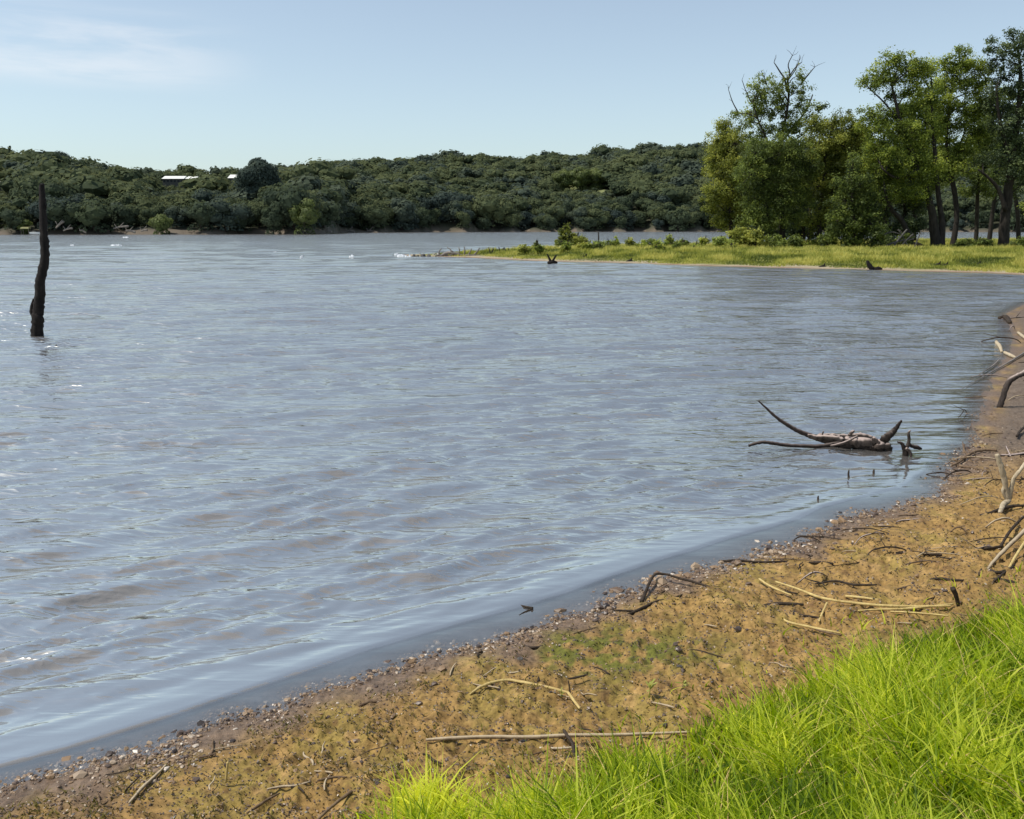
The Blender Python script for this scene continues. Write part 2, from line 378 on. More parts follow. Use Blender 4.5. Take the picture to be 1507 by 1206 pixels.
fr = N(ns, 'ShaderNodeFresnel', inp={'IOR': 1.34}); L.new(b2.outputs[0], fr.inputs['Normal'])
fm = N(ns, 'ShaderNodeMapRange', inp={'From Min': 0.03, 'From Max': 0.30, 'To Min': 0.12, 'To Max': 0.78}); L.new(fr.outputs[0], fm.inputs['Value'])
wm = N(ns, 'ShaderNodeMixShader'); L.new(fm.outputs[0], wm.inputs['Fac']); L.new(df.outputs[0], wm.inputs[1]); L.new(gl_.outputs[0], wm.inputs[2])
ra = N(ns, 'ShaderNodeMapRange', inp={'From Min': -0.002, 'From Max': 0.020, 'To Min': 0.30, 'To Max': 1.0}); L.new(dep.outputs['Fac'], ra.inputs['Value'])
tr_ = N(ns, 'ShaderNodeBsdfTransparent'); tmx = N(ns, 'ShaderNodeMixShader'); L.new(ra.outputs[0], tmx.inputs['Fac']); L.new(tr_.outputs[0], tmx.inputs[1]); L.new(wm.outputs[0], tmx.inputs[2])
L.new(tmx.outputs[0], out.inputs['Surface'])

# ------------------------------------------------------------------ sheets
def polar(n_dense, r_list, half=37.0, n_rest=70):
    a1 = np.linspace(-half, half, n_dense); a2 = np.linspace(half, 360-half, n_rest+2)[1:-1]
    az = np.radians(np.concatenate([a1, a2])); R = np.array(r_list)
    X = R[:, None]*np.sin(az)[None]; Y = R[:, None]*np.cos(az)[None]
    nr, na = X.shape
    i = np.arange(nr-1)[:, None]*na; j = np.arange(na)[None]; j2 = (j+1) % na
    Q = np.stack([i+j, i+j2, i+na+j2, i+na+j], -1).reshape(-1, 4)[:, ::-1]
    return X.ravel(), Y.ravel(), Q, np.repeat(R, na)
def radii(segs):
    out = [segs[0][0]]
    for a, b, q in segs:
        r = out[-1]
        while r < b: r *= q; out.append(r)
    return out

# ground
X, Y, Q, R = polar(640, radii([(0.6, 2.2, 1.05), (2.2, 11, 1.0034), (11, 30, 1.012), (30, 250, 1.02), (250, 1100, 1.012), (1100, 6000, 1.25)]))
S = sdist(X, Y)
Z = height(X, Y, s=S)
na_ = make_noise(31, 16, 0.25, 1.3)(X, Y); nb_ = make_noise(32, 20, 0.06, 0.3)(X, Y); nc_ = make_noise(33, 12, 3, 14)(X, Y)
def mixc(c, c2, f): f = np.clip(f, 0, 1)[:, None]; return c*(1-f) + np.array(c2)*f
C = np.tile(np.array([0.262,0.166,0.056]), (len(X), 1))
C = mixc(C, (0.32,0.208,0.080), smooth(0.2, 1.2, na_))
C = mixc(C, (0.21,0.155,0.036), smooth(0.0, 1.4, na_*0.6 + nb_*0.5 + 0.55*smooth(3, -1.5, X))*0.85)       # mossy film, more to the left
C = mixc(C, (0.12,0.06,0.03), smooth(0.9, 2.0, nb_)*0.6)
mossy = smooth(1.0, 0.25, np.hypot((X-0.52)/0.85, (Y-4.65)/0.52))
C = mixc(C, (0.11,0.115,0.018), mossy*smooth(-2.0, 0.3, nb_+na_)*1.0)
C = mixc(C, (0.15,0.105,0.07), smooth(0.38, 0.10, S + 0.10*na_))                                         # damp edge
C = mixc(C, (0.10,0.078,0.066), smooth(0.08, -0.05, S + 0.03*na_))
C = mixc(C, (0.13,0.10,0.075), smooth(8.5, 11, R)*smooth(-0.3, 0.3, S)*smooth(0.1, 0.4, S))                   # grey mud along the bay
inn = smooth(1.3, 2.3, S)*(R < 40)
C = mixc(C, (0.05,0.06,0.012), inn)
C = mixc(C, (0.05,0.06,0.012), (X*X+Y*Y < 4)*1.0)
pen = smooth(34, 42, R)*(Y > 0)
C = mixc(C, (0.33,0.285,0.19), pen)
C = mixc(C, (0.20,0.12,0.08), pen*smooth(0.9, 0.1, S))
C = mixc(C, (0.16,0.17,0.03), pen*smooth(1.3, 2.6, S+0.4*nc_))
farm = (Y > 250)
C = np.where(farm[:, None], np.array([0.045,0.05,0.03]), C)
bank = farm & (Z < 1.6)
px_f = CX + F*(X/np.maximum(Y, 1))/cp
mead = farm & (px_f > 820) & (px_f < 890) & (Y > 690) & (Y < 900)
C = np.where(mead[:, None], np.array([0.16,0.18,0.07]), C)
C = np.where(bank[:, None], np.array([0.13,0.11,0.085]), C)
Wt = smooth(0.35, 0.0, S)*(1-farm)*(1-pen)
me = mesh_np('ground', np.stack([X, Y, Z], 1), Q, None, [M['ground']], attrs={'wet': Wt}, smooth_shade=True, cols=C)
tag(link('ground', me), kind='structure')

# water
wr = radii([(1.2, 2.4, 1.05), (2.4, 60, 1.0031), (60, 170, 1.0052), (170, 400, 1.012), (400, 1500, 1.06)])
X, Y, Q, R = polar(680, wr, 34.0, 60)
S = sdist(X, Y)
keep_r = R
cell = R*0.0034
cell = np.interp(R, [0, 60, 110, 170, 260, 400, 1500], [0, .2, .5, .95, 2.4, 5, 80])
r = np.random.default_rng(21)
Z = np.zeros(len(X)); env1 = make_noise(41, 12, 3, 12)(X, Y); env2 = make_noise(42, 12, 1.2, 5)(X, Y)
bend = radians(36)*smooth(14, 4, R) + radians(15)*(1-smooth(14, 4, R))
# crest direction follows the beach close in; open-water set and beach set are blended
open_w = smooth(5, 13, R)
for k in range(120):
    lam = math.exp(r.uniform(math.log(0.11), math.log(1.2)))
    setb = k % 2
    crest = radians(36 if setb else 13) + r.normal(0, radians(14 if lam < 0.5 else 8))
    kx, ky = -math.sin(crest), math.cos(crest)
    amp = 0.0125*lam**1.0/ (1 + (lam/0.7)**2.4)
    w = (1-open_w*0.75) if setb else (0.25+0.75*open_w)
    e = 1 + 0.55*(env1 if lam > 0.5 else env2)
    lod = smooth(3.0, 6.0, lam/cell)
    Z += amp*w*np.clip(e, 0.3, 1.45)*lod*np.sin(2*pi/lam*(kx*X + ky*Y) + r.uniform(0, 2*pi))
Z = Z*0.62
Z = 0.034*np.tanh(Z*1.6/0.034)
Z = Z + 6.0*np.clip(Z, 0, 0.03)**2
lam_far = [1.6, 2.1, 2.9, 3.8, 5.0, 6.8]
for lam in lam_far:
    for q_ in range(3):
        crest = radians(12) + r.normal(0, radians(14)); kx, ky = -math.sin(crest), math.cos(crest)
        Z += 0.0065*lam*0.55*smooth(3, 6, lam/cell)*smooth(9, 26, R)*np.sin(2*pi/lam*(kx*X+ky*Y) + r.uniform(0, 6))
calm = smooth(-0.15, -1.15, S)*0.9 + 0.10*smooth(0.0, -0.3, S)
Z *= np.clip(calm, 0, 1)
# the last little wave running up the beach: a low rounded step lying along the shore
sw = S + 0.035*make_noise(44, 8, 1.0, 3.5)(X, Y)
near = 1 - smooth(7, 11, R)
Z += near*(0.013*smooth(-0.20, -0.24, sw)*(1 - 0.75*smooth(-0.27, -0.75, sw)) )
Z += near*0.006*smooth(-0.95, -1.02, sw)*(1-smooth(-1.05, -1.5, sw))
gh = height(X, Y, s=S)
film = smooth(-0.24, -0.20, sw)*near
depth = (np.maximum(-gh, 0) + np.clip(Z, 0, 1)*0.6)*(1 - 0.62*film)
cc = at(1340, 515, 1.0)
P0 = atz(1330, 520)
chopv = smooth(1.0, 0.25, np.hypot((X-P0[0])/5.0, (Y-P0[1])/5.0))
lee = smooth(1.3, 0.3, np.hypot((X-P0[0]+0.2)/3.0, (Y-7.6)/1.8))
openv = smooth(7, 28, R)*0.85
me = mesh_np('water', np.stack([X, Y, Z+0.004], 1), Q, None, [M['water']], attrs={'depth': depth, 'chop': chopv, 'open': openv, 'calm': np.clip(calm, 0.12, 1)*(1+0.0*R)}, smooth_shade=True)
tag(link('water', me), kind='structure')

# ------------------------------------------------------------------ gravel and beach litter (uncountable)
def ico():
    t = (1+5**.5)/2
    V = np.array([(-1,t,0),(1,t,0),(-1,-t,0),(1,-t,0),(0,-1,t),(0,1,t),(0,-1,-t),(0,1,-t),(t,0,-1),(t,0,1),(-t,0,-1),(-t,0,1)], float); V /= np.linalg.norm(V[0])
    T = np.array([(0,11,5),(0,5,1),(0,1,7),(0,7,10),(0,10,11),(1,5,9),(5,11,4),(11,10,2),(10,7,6),(7,1,8),(3,9,4),(3,4,2),(3,2,6),(3,6,8),(3,8,9),(4,9,5),(2,4,11),(6,2,10),(8,6,7),(9,8,1)])
    return V, T
def stones(name, X, Y, Zb, size, tint, mat, flat=0.6, rng=RNG):
    V0, T0 = ico(); n = len(X)
    sc = size[:, None]*rng.uniform(0.6, 1.3, (n, 3)); sc[:, 2] *= flat
    a = rng.uniform(0, 2*pi, n); ca, sa = np.cos(a), np.sin(a)
    jit = 1 + rng.normal(0, 0.16, (n, 12))
    V = V0[None]*jit[:, :, None]*sc[:, None, :]
    Vx = V[:, :, 0]*ca[:, None]-V[:, :, 1]*sa[:, None]; Vy = V[:, :, 0]*sa[:, None]+V[:, :, 1]*ca[:, None]
    V = np.stack([Vx+X[:, None], Vy+Y[:, None], V[:, :, 2]+Zb[:, None]], -1).reshape(-1, 3)
    T = (T0[None]+(np.arange(n)*12)[:, None, None]).reshape(-1, 3)
    return mesh_np(name, V, None, T, [mat], attrs={'tint': np.repeat(tint, 12)})
def sample_near(n, rng, pxr=(-120, 1640), pyr=(600, 1260)):
    px = rng.uniform(*pxr, n); py = rng.uniform(*pyr, n)
    d = np.stack([(px-CX)/F, cp + (CY-py)/F*sp, -sp + (CY-py)/F*cp], 1); t = (0.06-H)/d[:, 2]
    return d[:, 0]*t, d[:, 1]*t
r = np.random.default_rng(51)
x, y = sample_near(230000, r)
s = sdist(x, y)
dens = 0.95*smooth(-0.16, 0.0, s+0.05*nz_edge(x, y))*smooth(0.30, 0.05, s+0.09*nz_edge(x, y)) + 0.05*smooth(0, .2, s)*smooth(1.7, 1.2, s)
k = r.uniform(0, 1, len(x)) < dens
x, y, s = x[k][:42000], y[k][:42000], s[k][:42000]
z = height(x, y)
D = np.hypot(x, y)
size = r.lognormal(math.log(0.0055), 0.55, len(x))*np.clip(D/5.0, 0.8, 1.15)*np.where(s > 0.4, 0.8, 1)
tint = np.clip(r.beta(1.5, 1.9, len(x)), 0, 1)
tint = np.where(s > 0.35, 0.05 + 0.55*tint, tint)
tag(link('gravel', stones('gravel', x, y, z+size*0.15, size, tint, M['gravel'])), 'wet mixed pebbles along the water line of the beach', 'gravel', kind='stuff')

# crumbs of soil and dead leaf bits over the beach
x, y = sample_near(150000, r); s = sdist(x, y)
k = (s > 0.2) & (s < 2.0) & (r.uniform(0, 1, len(x)) < 0.18 + 0.35*np.clip(nz_b(x, y), 0, 1))
x, y = x[k][:17000], y[k][:17000]; z = height(x, y)
mb = MB()
n = len(x)
leaves(mb, np.stack([x, y, z+0.004], 1), np.tile([0, 0, 1.0], (n, 1)), 0.014*np.clip(np.hypot(x, y)/5, .8, 1.5), r, np.clip(r.beta(1, 2.2, n), 0, 1), jit=0.45)
me = mb.mesh('leaf_litter', [M['gravel']])
tag(link('leaf_litter', me), 'bits of dead leaf and soil crumbs scattered over the brown beach', 'litter', kind='stuff')

# low beach weeds
def blades(mb, x, y, z, hgt, wid, rng, lean=0.35, tint=0.5, seg=3, mi=0, wind=(0.0, 0.0), curl=1.0):
    n = len(x); a = rng.uniform(0, 2*pi, n); la = rng.uniform(0, 2*pi, n)
    lx = np.cos(la)*lean*rng.uniform(0.2, 1.4, n)+wind[0]; ly = np.sin(la)*lean*rng.uniform(0.2, 1.4, n)+wind[1]
    ux, uy = np.cos(a), np.sin(a); rows = []
    for k in range(seg+1):
        t = k/seg; w = wid*(1-t**1.8)*0.5 if k < seg else wid*0.03
        cx = x+lx*hgt*(t**(1+curl)); cy = y+ly*hgt*(t**(1+curl)); cz = z+hgt*(t - 0.18*curl*(lx**2+ly**2)**0.5*t*t)
        rows.append(np.stack([cx-ux*w, cy-uy*w, cz], 1)); rows.append(np.stack([cx+ux*w, cy+uy*w, cz], 1))
    V = np.stack(rows, 1).reshape(-1, 3); m_ = 2*(seg+1)
    base = (np.arange(n)*m_)[:, None, None]
    q = np.array([[2*k, 2*k+1, 2*k+3, 2*k+2] for k in range(seg)])[None]
    Q = (base+q).reshape(-1, 4)
    tv = np.repeat(np.broadcast_to(tint, (n,)), m_)
    mb.add(V, Q, None, tv, mi)
x, y = sample_near(60000, r); s = sdist(x, y)
cl = nz_a(x, y)*0.5 + nz_b(x, y)*0.5
k = (s > 0.18) & (s < 2.2) & (np.hypot(x, y) < 9) & (r.uniform(0, 1, len(x)) < np.clip(0.10+0.5*smooth(0.0, 1.2, cl+0.4*smooth(1, -2, x)), 0, 1))
x, y = x[k][:8000], y[k][:8000]; z = height(x, y)
mb = MB(); n = len(x)
blades(mb, x, y, z-0.003, 0.022*r.uniform(0.4, 1.5, n), 0.007, r, lean=1.2, tint=r.uniform(0.1, 0.8, n), seg=2)
tag(link('low_weeds', mb.mesh('low_weeds', [M['weed']])), 'tiny olive weeds carpeting the brown beach', 'weeds', kind='stuff')

# ------------------------------------------------------------------ foreground grass
gp = [(200,1480),(400,1262),(520,1214),(600,1200),(720,1188),(800,1182),(850,1172),(890,1138),(940,1122),(1000,1112),(1030,1088),(1085,1055),(1150,1028),(1200,1000),(1240,974),(1300,962),(1380,948),(1430,925),(1475,905),(1530,885),(1640,850)]
gw = np.array([ground_pt(*p)[:2] for p in gp])
def grass_sd(x, y):
    # signed distance-like: below the edge polyline (nearer the viewer / right) is positive
    best = np.full(np.shape(x), 1e9); sg = np.zeros(np.shape(x))
    for (ax, ay), (bx, by) in zip(gw[:-1], gw[1:]):
        dx, dy = bx-ax, by-ay; t = np.clip(((x-ax)*dx+(y-ay)*dy)/(dx*dx+dy*dy), 0, 1)
        d = np.hypot(x-ax-t*dx, y-ay-t*dy); cr = dx*(y-ay)-dy*(x-ax)
        upd = d < best; best = np.where(upd, d, best); sg = np.where(upd, np.where(cr < 0, 1, -1), sg)
    return best*sg
n = 260000
r = np.random.default_rng(61)
x = r.uniform(-1.2, 7.0, n); y = r.uniform(1.9, 8.8, n); k0 = 0
gd = grass_sd(x, y) + 0.055*nz_edge(x, y)
# thin out with distance from camera and outside the view
vis = (np.abs(x/y) < 0.68)
k = vis & (r.uniform(0, 1, n) < smooth(-0.07, 0.10, gd)) & (r.uniform(0, 1, n) < np.clip(3.6/np.hypot(x, y), 0.35, 1))
k |= vis & (gd > -0.45) & (r.uniform(0, 1, n) < 0.03) & (x > 0.2)
x, y, gd = x[k], y[k], gd[k]
print('grass blades', len(x))
z = height(x, y)
pat = nz_a(x*1.3+5, y*1.3)
hg = (0.06 + 0.17*smooth(-0.1, 0.5, gd))*r.uniform(0.45, 1.3, len(x))*(1+0.18*pat)
tn = np.clip(0.47 + 0.27*r.normal(0, 1, len(x)) + 0.10*pat + 0.12*nz_b(x, y), 0, 1.1)
mb = MB(); blades(mb, x, y, z-0.005, np.clip(hg, 0.03, .4), 0.0092*r.uniform(0.45, 1.6, len(x)), r, lean=0.85, tint=tn, seg=3, wind=(-0.08, -0.04), curl=0.9)
# a few straw-coloured dead blades lying through it
kk = r.uniform(0, 1, len(x)) < 0.03
blades(mb, x[kk], y[kk], z[kk], hg[kk]*1.1, 0.006, r, lean=1.1, tint=r.uniform(.4, 1, kk.sum()), seg=3, mi=1)
tag(link('grass', mb.mesh('grass', [M['grass'], M['reed']])), 'bright green long grass filling the lower right bank', 'grass', kind='stuff')

# ------------------------------------------------------------------ sticks and driftwood
def stick(name, label, cat, branches, mat, group=None, seg=7, rough=0.10, wob=0.05, parts=None):
    """branches: list of (pixel path, widths in photo pixels, lift in m or list). Each lies on the ground or water where the path shows it."""
    mb = MB(); base = None
    for b in branches:
        path, wid = b[0], b[1]; lift = b[2] if len(b) > 2 else 0.0
        pts = []; rad = []
        lf = lift if isinstance(lift, (list, tuple)) else [lift]*len(path)
        wd = np.interp(np.linspace(0, 1, len(path)), np.linspace(0, 1, len(wid)), wid)
        for (px, py), l, w in zip(path, lf, wd):
            if isinstance(l, tuple): g = at(px, py, l[0])
            elif l > 50: g = at(px, py, l-50)
            else: g = ground_pt(px, py)
            rr = w*0.39*np.linalg.norm(g[:2])/F
            if not isinstance(l, tuple) and l <= 50: g = g + np.array([0, 0, l + rr*0.6])
            pts.append(g); rad.append(rr)
        if base is None: base = np.array(pts[0])
        tube(mb, pts, rad, seg=seg, sub=5, rough=rough, wob=wob)
    base = np.array([base[0], base[1], max(base[2]-0.02, 0)])
    o = link(name, mb.mesh(name, [mat], origin=base, smooth_shade=True), loc=base)
    return tag(o, label, cat, group)

def depth_of(px, py): return ground_pt(px, py)[1]

# dead trunk standing in the lake
D0 = atz(54, 492)[1]
def U(px, py, D=D0): return at(px, py, D)
base = U(54, 492)
root = empty('dead_tree_trunk', (base[0], base[1], 0), 'bare black tree trunk standing upright in the lake at left', 'tree trunk')
mb = MB()
pth = [(54,520),(54,492),(54.5,475),(56,455),(58,432),(59.5,412),(63,396),(66,378),(65.5,360),(64.5,345),(63.5,325),(62.5,300),(61.5,285),(61,272)]
wd = [18,17,16,15.5,14,13,12.5,12,11.5,11,10,9,8.2,7]
tube(mb, [U(*p) for p in pth], [w/2*D0/F for w in wd], seg=16, sub=6, rough=0.13, wob=0.05)
o = link('trunk', mb.mesh('trunk', [M['bark_black']], origin=root.location, smooth_shade=True), root)
for sp_, sr_ in [([(52,470),(48,462),(47,452),(49,440)], [0.03,0.045,0.035,0.01]), ([(66,385),(70,383)], [0.03,0.012]), ([(61,300),(57,297)], [0.03,0.01]), ([(67,309),(69,300)], [0.02,0.006])]:
    mb = MB(); tube(mb, [U(*p) for p in sp_], sr_, seg=7, sub=3, rough=0.2)
    link('branch_stub', mb.mesh('branch_stub', [M['bark_black']], origin=root.location, smooth_shade=True), root)

# the driftwood log in the shallows
Dd = atz(1290, 661)[1]
g0 = at(1260, 656, Dd)
root = empty('driftwood_log', (g0[0], g0[1], 0), 'forked driftwood log lying in the shallow water with one limb arching up', 'driftwood')
def part(name, paths, mat, seg=9, rough=0.12, wob=0.06):
    mb = MB()
    for pth, wd, dd in paths:
        wds = np.interp(np.linspace(0, 1, len(pth)), np.linspace(0, 1, len(wd)), wd)
        dds = np.interp(np.linspace(0, 1, len(pth)), np.linspace(0, 1, len(dd)), dd)
        tube(mb, [at(a, b_, Dd+q) for (a, b_), q in zip(pth, dds)], [w/2*Dd/F for w in wds], seg=seg, sub=6, rough=rough, wob=wob)
    return link(name, mb.mesh(name, [mat], origin=(g0[0], g0[1], 0), smooth_shade=True), root)
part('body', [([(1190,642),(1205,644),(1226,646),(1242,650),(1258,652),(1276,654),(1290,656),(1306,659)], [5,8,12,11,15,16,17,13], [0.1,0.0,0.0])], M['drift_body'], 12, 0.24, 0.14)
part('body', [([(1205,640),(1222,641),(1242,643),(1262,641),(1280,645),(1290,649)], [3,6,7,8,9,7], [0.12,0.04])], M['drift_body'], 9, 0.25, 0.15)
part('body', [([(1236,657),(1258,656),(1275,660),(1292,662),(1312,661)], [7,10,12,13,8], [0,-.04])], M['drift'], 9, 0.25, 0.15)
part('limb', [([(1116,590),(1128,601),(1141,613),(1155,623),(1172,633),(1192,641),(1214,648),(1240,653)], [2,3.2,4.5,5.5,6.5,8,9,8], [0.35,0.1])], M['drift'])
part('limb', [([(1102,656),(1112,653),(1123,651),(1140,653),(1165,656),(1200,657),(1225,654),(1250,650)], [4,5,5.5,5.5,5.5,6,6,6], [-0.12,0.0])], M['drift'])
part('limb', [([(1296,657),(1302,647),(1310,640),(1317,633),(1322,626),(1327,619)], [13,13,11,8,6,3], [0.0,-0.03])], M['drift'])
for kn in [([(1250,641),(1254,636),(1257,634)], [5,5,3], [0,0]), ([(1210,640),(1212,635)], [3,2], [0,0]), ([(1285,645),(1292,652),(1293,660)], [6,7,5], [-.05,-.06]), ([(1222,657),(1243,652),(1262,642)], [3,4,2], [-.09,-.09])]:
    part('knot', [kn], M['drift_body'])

Dd = atz(1335, 672)[1]; g0 = at(1335, 672, Dd)
root = empty('driftwood_stump', (g0[0], g0[1], 0), 'small twisted driftwood stump just right of the log in the shallows', 'driftwood')
part('root_prong', [([(1333,676),(1333,668),(1331,660),(1327,653),(1321,651)], [9,9,7,5,3], [0,0])], M['drift'])
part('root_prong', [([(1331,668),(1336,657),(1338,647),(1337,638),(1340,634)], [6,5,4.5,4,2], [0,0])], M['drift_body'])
part('root_prong', [([(1336,652),(1342,657),(1350,659),(1356,661)], [4,6,7,3], [0.05,0.08])], M['drift'])
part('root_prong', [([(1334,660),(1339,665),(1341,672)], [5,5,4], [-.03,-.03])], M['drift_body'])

for (px, py, h_, lab) in [(1249,704,12,'tiny dark peg poking out of the water below the log'), (1286,698,7,'short stub in the water between the dark peg and the stump'), (1204,737,7,'tiny stub nearest the beach in the shallows left of the peg')]:
    Dk = atz(px, py)[1]
    mb = MB(); b0 = at(px, py, Dk)
    tube(mb, [at(px, py+4, Dk), at(px-0.3, py-h_*.5, Dk), at(px+0.4, py-h_, Dk)], [3.2/2*Dk/F, 3/2*Dk/F, 1.5/2*Dk/F], seg=6, sub=3, rough=0.15)
    tag(link('twig', mb.mesh('twig', [M['twig']], origin=b0, smooth_shade=True), loc=b0), lab, 'twig')

# right bank branches
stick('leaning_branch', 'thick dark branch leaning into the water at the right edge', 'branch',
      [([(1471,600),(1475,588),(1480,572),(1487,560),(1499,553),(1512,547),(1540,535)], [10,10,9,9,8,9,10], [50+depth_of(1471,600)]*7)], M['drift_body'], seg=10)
stick('fallen_branch', 'long pale thin branch slanting down to the water above the leaning branch', 'branch',
      [([(1413,577),(1440,562),(1465,547),(1490,533),(1512,519)], [1,1.5,2.2,3,3.5], 0.02), ([(1440,556),(1462,541),(1470,533)], [1.5,2.5,2], 0.03)], M['grey_log'])
stick('driftwood_piece', 'short bleached stick at the water edge, upper one of the pair by the long branch', 'driftwood', [([(1466,506),(1471,512),(1474,520)], [5,6,4], 0.01)], M['drift_pale'])
stick('driftwood_piece', 'short bleached stick at the water edge, lower one of the pair by the long branch', 'driftwood', [([(1478,521),(1487,526),(1494,529)], [5,6,4], 0.01)], M['drift_pale'])
stick('driftwood_piece', 'bleached stick on the mud at the very right edge below the inlet', 'driftwood', [([(1498,492),(1506,498),(1516,506)], [4,5,4], 0.01)], M['drift_pale'])
stick('mud_log', 'low dark log at the tip of the mud bank at upper right', 'log', [([(1470,470),(1480,470),(1486,477)], [5,9,6], 0.0)], M['twig'])
stick('forked_branch', 'pale forked branch standing on the beach at the right edge', 'branch',
      [([(1467,669),(1471,680),(1477,700),(1480,718),(1483,735)], [7,9,10,9,8], [50+depth_of(1483,742)]*5),
       ([(1512,678),(1502,692),(1492,705),(1488,722),(1484,737),(1476,748),(1471,757)], [6,7,7,8,10,9,7], [50+depth_of(1483,742)]*5+[0.01,0.0]),
       ([(1478,715),(1476,724),(1482,737)], [4,6,5], [50+depth_of(1483,742)]*3)], M['drift_pale'], seg=9)
stick('dead_branch', 'grey bent branch lying at the water edge left of the forked branch', 'branch',
      [([(1400,690),(1412,684),(1424,675),(1436,669),(1452,667),(1466,667)], [3,4,5,5,4,5], 0.02), ([(1424,675),(1418,668),(1416,660)], [3,2.5,1.5], [0.02,0.04,0.06]), ([(1410,688),(1430,690),(1455,696)], [4,5,3], 0.0)], M['twig_brown'])
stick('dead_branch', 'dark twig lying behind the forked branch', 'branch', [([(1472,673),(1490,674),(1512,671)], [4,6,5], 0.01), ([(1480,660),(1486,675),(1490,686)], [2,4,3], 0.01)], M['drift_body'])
stick('dark_twig', 'thin dark twig rising off the mud at the right edge above the dead branches', 'twig', [([(1496,647),(1502,638),(1512,628)], [4,4,3], 0.02)], M['twig'])
stick('dark_twig', 'dark twig lying across the foot of the forked branch', 'twig', [([(1442,760),(1458,757),(1472,752),(1490,747),(1512,746)], [3,5,7,5,4], 0.0)], M['twig'])
stick('elbow_stick', 'dark bent stick rising at the right edge above the reeds', 'stick', [([(1438,812),(1455,811),(1472,809)], [4,5,5], 0.01), ([(1472,809),(1480,798),(1492,786),(1512,772)], [5,5,5,4], [0.01,0.03,0.05,0.08])], M['twig'])
stick('dry_reed', 'thick pale reed leaning at the right edge where the grass begins', 'reed', [([(1450,846),(1462,835),(1480,820),(1512,795)], [4,6,7,7], [0.01,0.03,0.05,0.08])], M['reed_grey'])
stick('dry_reed', 'pale reed leaning beside the thick one at the right edge', 'reed', [([(1480,850),(1492,832),(1512,808)], [4,5,5], [0.01,0.04,0.08])], M['reed'])
stick('brush_pile', 'tangle of dark broken twigs at the right edge of the grass', 'brush', [([(1448,858),(1470,856),(1505,862)], [6,8,6], 0.0), ([(1455,845),(1470,850),(1490,842)], [5,6,4], 0.02), ([(1462,862),(1480,848),(1492,838)], [4,5,3], 0.02), ([(1440,851),(1444,842),(1450,835)], [4,4,3], 0.01)], M['twig'])
for pth, wd, lab in [
    ([(1319,818),(1335,817),(1360,819),(1386,819)], [6,8,8,4], 'short thick dark stick on the beach below the forked branch'),
    ([(1400,816),(1414,812),(1430,812)], [4,7,4], 'stubby dark stick right of the short thick one'),
    ([(1368,856),(1384,853),(1405,856),(1430,855)], [6,5,5,3], 'dark stick lying just above the green grass edge at right'),
    ([(1200,861),(1230,858),(1256,863),(1290,862)], [3,4,5,3], 'thin dark stick on bare soil above the reed bundle'),
    ([(1318,870),(1336,866),(1350,866)], [3,4,3], 'short brown stick between the thin stick and the grass'),
    ([(1058,829),(1085,827),(1115,829),(1160,828)], [4,6,5,3], 'straight dark stick at the upper water edge of the beach'),
    ([(1190,830),(1208,831),(1226,831)], [3,6,4], 'short dark stick right of the straight water-edge one'),
    ([(1120,895),(1145,891),(1182,893)], [5,7,5], 'dark stick under the left end of the reed bundle'),
    ([(1128,912),(1160,908),(1215,912)], [4,6,4], 'dark stick lowest below the reed bundle'),
    ([(528,1042),(545,1036),(562,1036)], [4,8,6], 'small flat brown log on gravel near the beach middle'),
    ([(770,952),(782,955),(800,954)], [4,6,4], 'little dark stick in the gravel band near centre'),
    ]:
    stick('beach_stick', lab, 'stick', [(pth, wd, 0.0)], M['twig'] if 'brown' not in lab else M['twig_brown'])

stick('forked_twig', 'dark forked twig arching over the gravel at the water edge', 'twig',
      [([(925,906),(945,897),(965,888),(990,882),(1015,874),(1045,873)], [6,6,5,4,4,3], 0.0),
       ([(944,889),(952,875),(962,861),(975,858),(1000,862),(1030,869),(1060,874),(1095,882)], [8,6,5,5,5,5,5,4], [0.0,0.03,0.05,0.05,0.04,0.03,0.01,0.0])], M['twig'])
stick('water_twig', 'tiny dark v shaped twig floating in water near the shore', 'twig', [([(752,891),(768,895),(784,898)], [2,3,5], 0.005), ([(784,898),(772,903),(764,907)], [4,2.5,1.5], 0.002)], M['twig'])

# reeds
for pth, wd, lf, lab in [
    ([(1117,857),(1135,868),(1165,881)], [4,5,3], 0.01, 'short yellow reed at the top left of the reed bundle'),
    ([(1141,861),(1170,871),(1210,886),(1260,894),(1320,898),(1398,898)], [3,4,5,5,5,4], 0.015, 'longest yellow reed curving through the reed bundle'),
    ([(1246,905),(1290,902),(1340,901),(1402,893)], [3,4,5,4], 0.01, 'yellow reed lying along the grass edge under the longest one'),
    ([(1244,879),(1268,882),(1292,884)], [4,5,3], 0.0, 'short reed above the right half of the bundle'),
    ([(1146,909),(1160,920),(1190,927),(1236,936)], [4,5,5,5], 0.005, 'bent yellow reed at the bottom of the bundle'),
    ([(1217,891),(1211,904),(1205,920)], [4,4,4], 0.01, 'short upright reed crossing the bundle'),
    ([(1310,905),(1350,907),(1395,910)], [3,4,3], 0.01, 'thin reed half hidden at the edge of the grass'),
    ]:
    stick('dry_reed', lab, 'reed', [(pth, wd, lf)], M['reed'])
stick('bent_reed', 'yellow reed bent twice lying on the mossy beach', 'reed',
      [([(692,1026),(712,1014),(742,1006),(770,1010),(810,1019),(836,1025)], [4,6,6,6,6,6], 0.01), ([(836,1025),(844,1036),(853,1049)], [6,6,5], 0.01)], M['reed'])
stick('short_reed', 'short pale stick lying above the twice bent reed', 'reed', [([(742,994),(756,993),(768,991)], [4,4,3], 0.005)], M['reed_grey'])
stick('thin_twig', 'thin dark twig standing beside the twice bent reed', 'twig', [([(838,1022),(838,1012),(836,1002)], [4,4,3], [50+depth_of(838,1022)]*3)], M['twig_brown'])
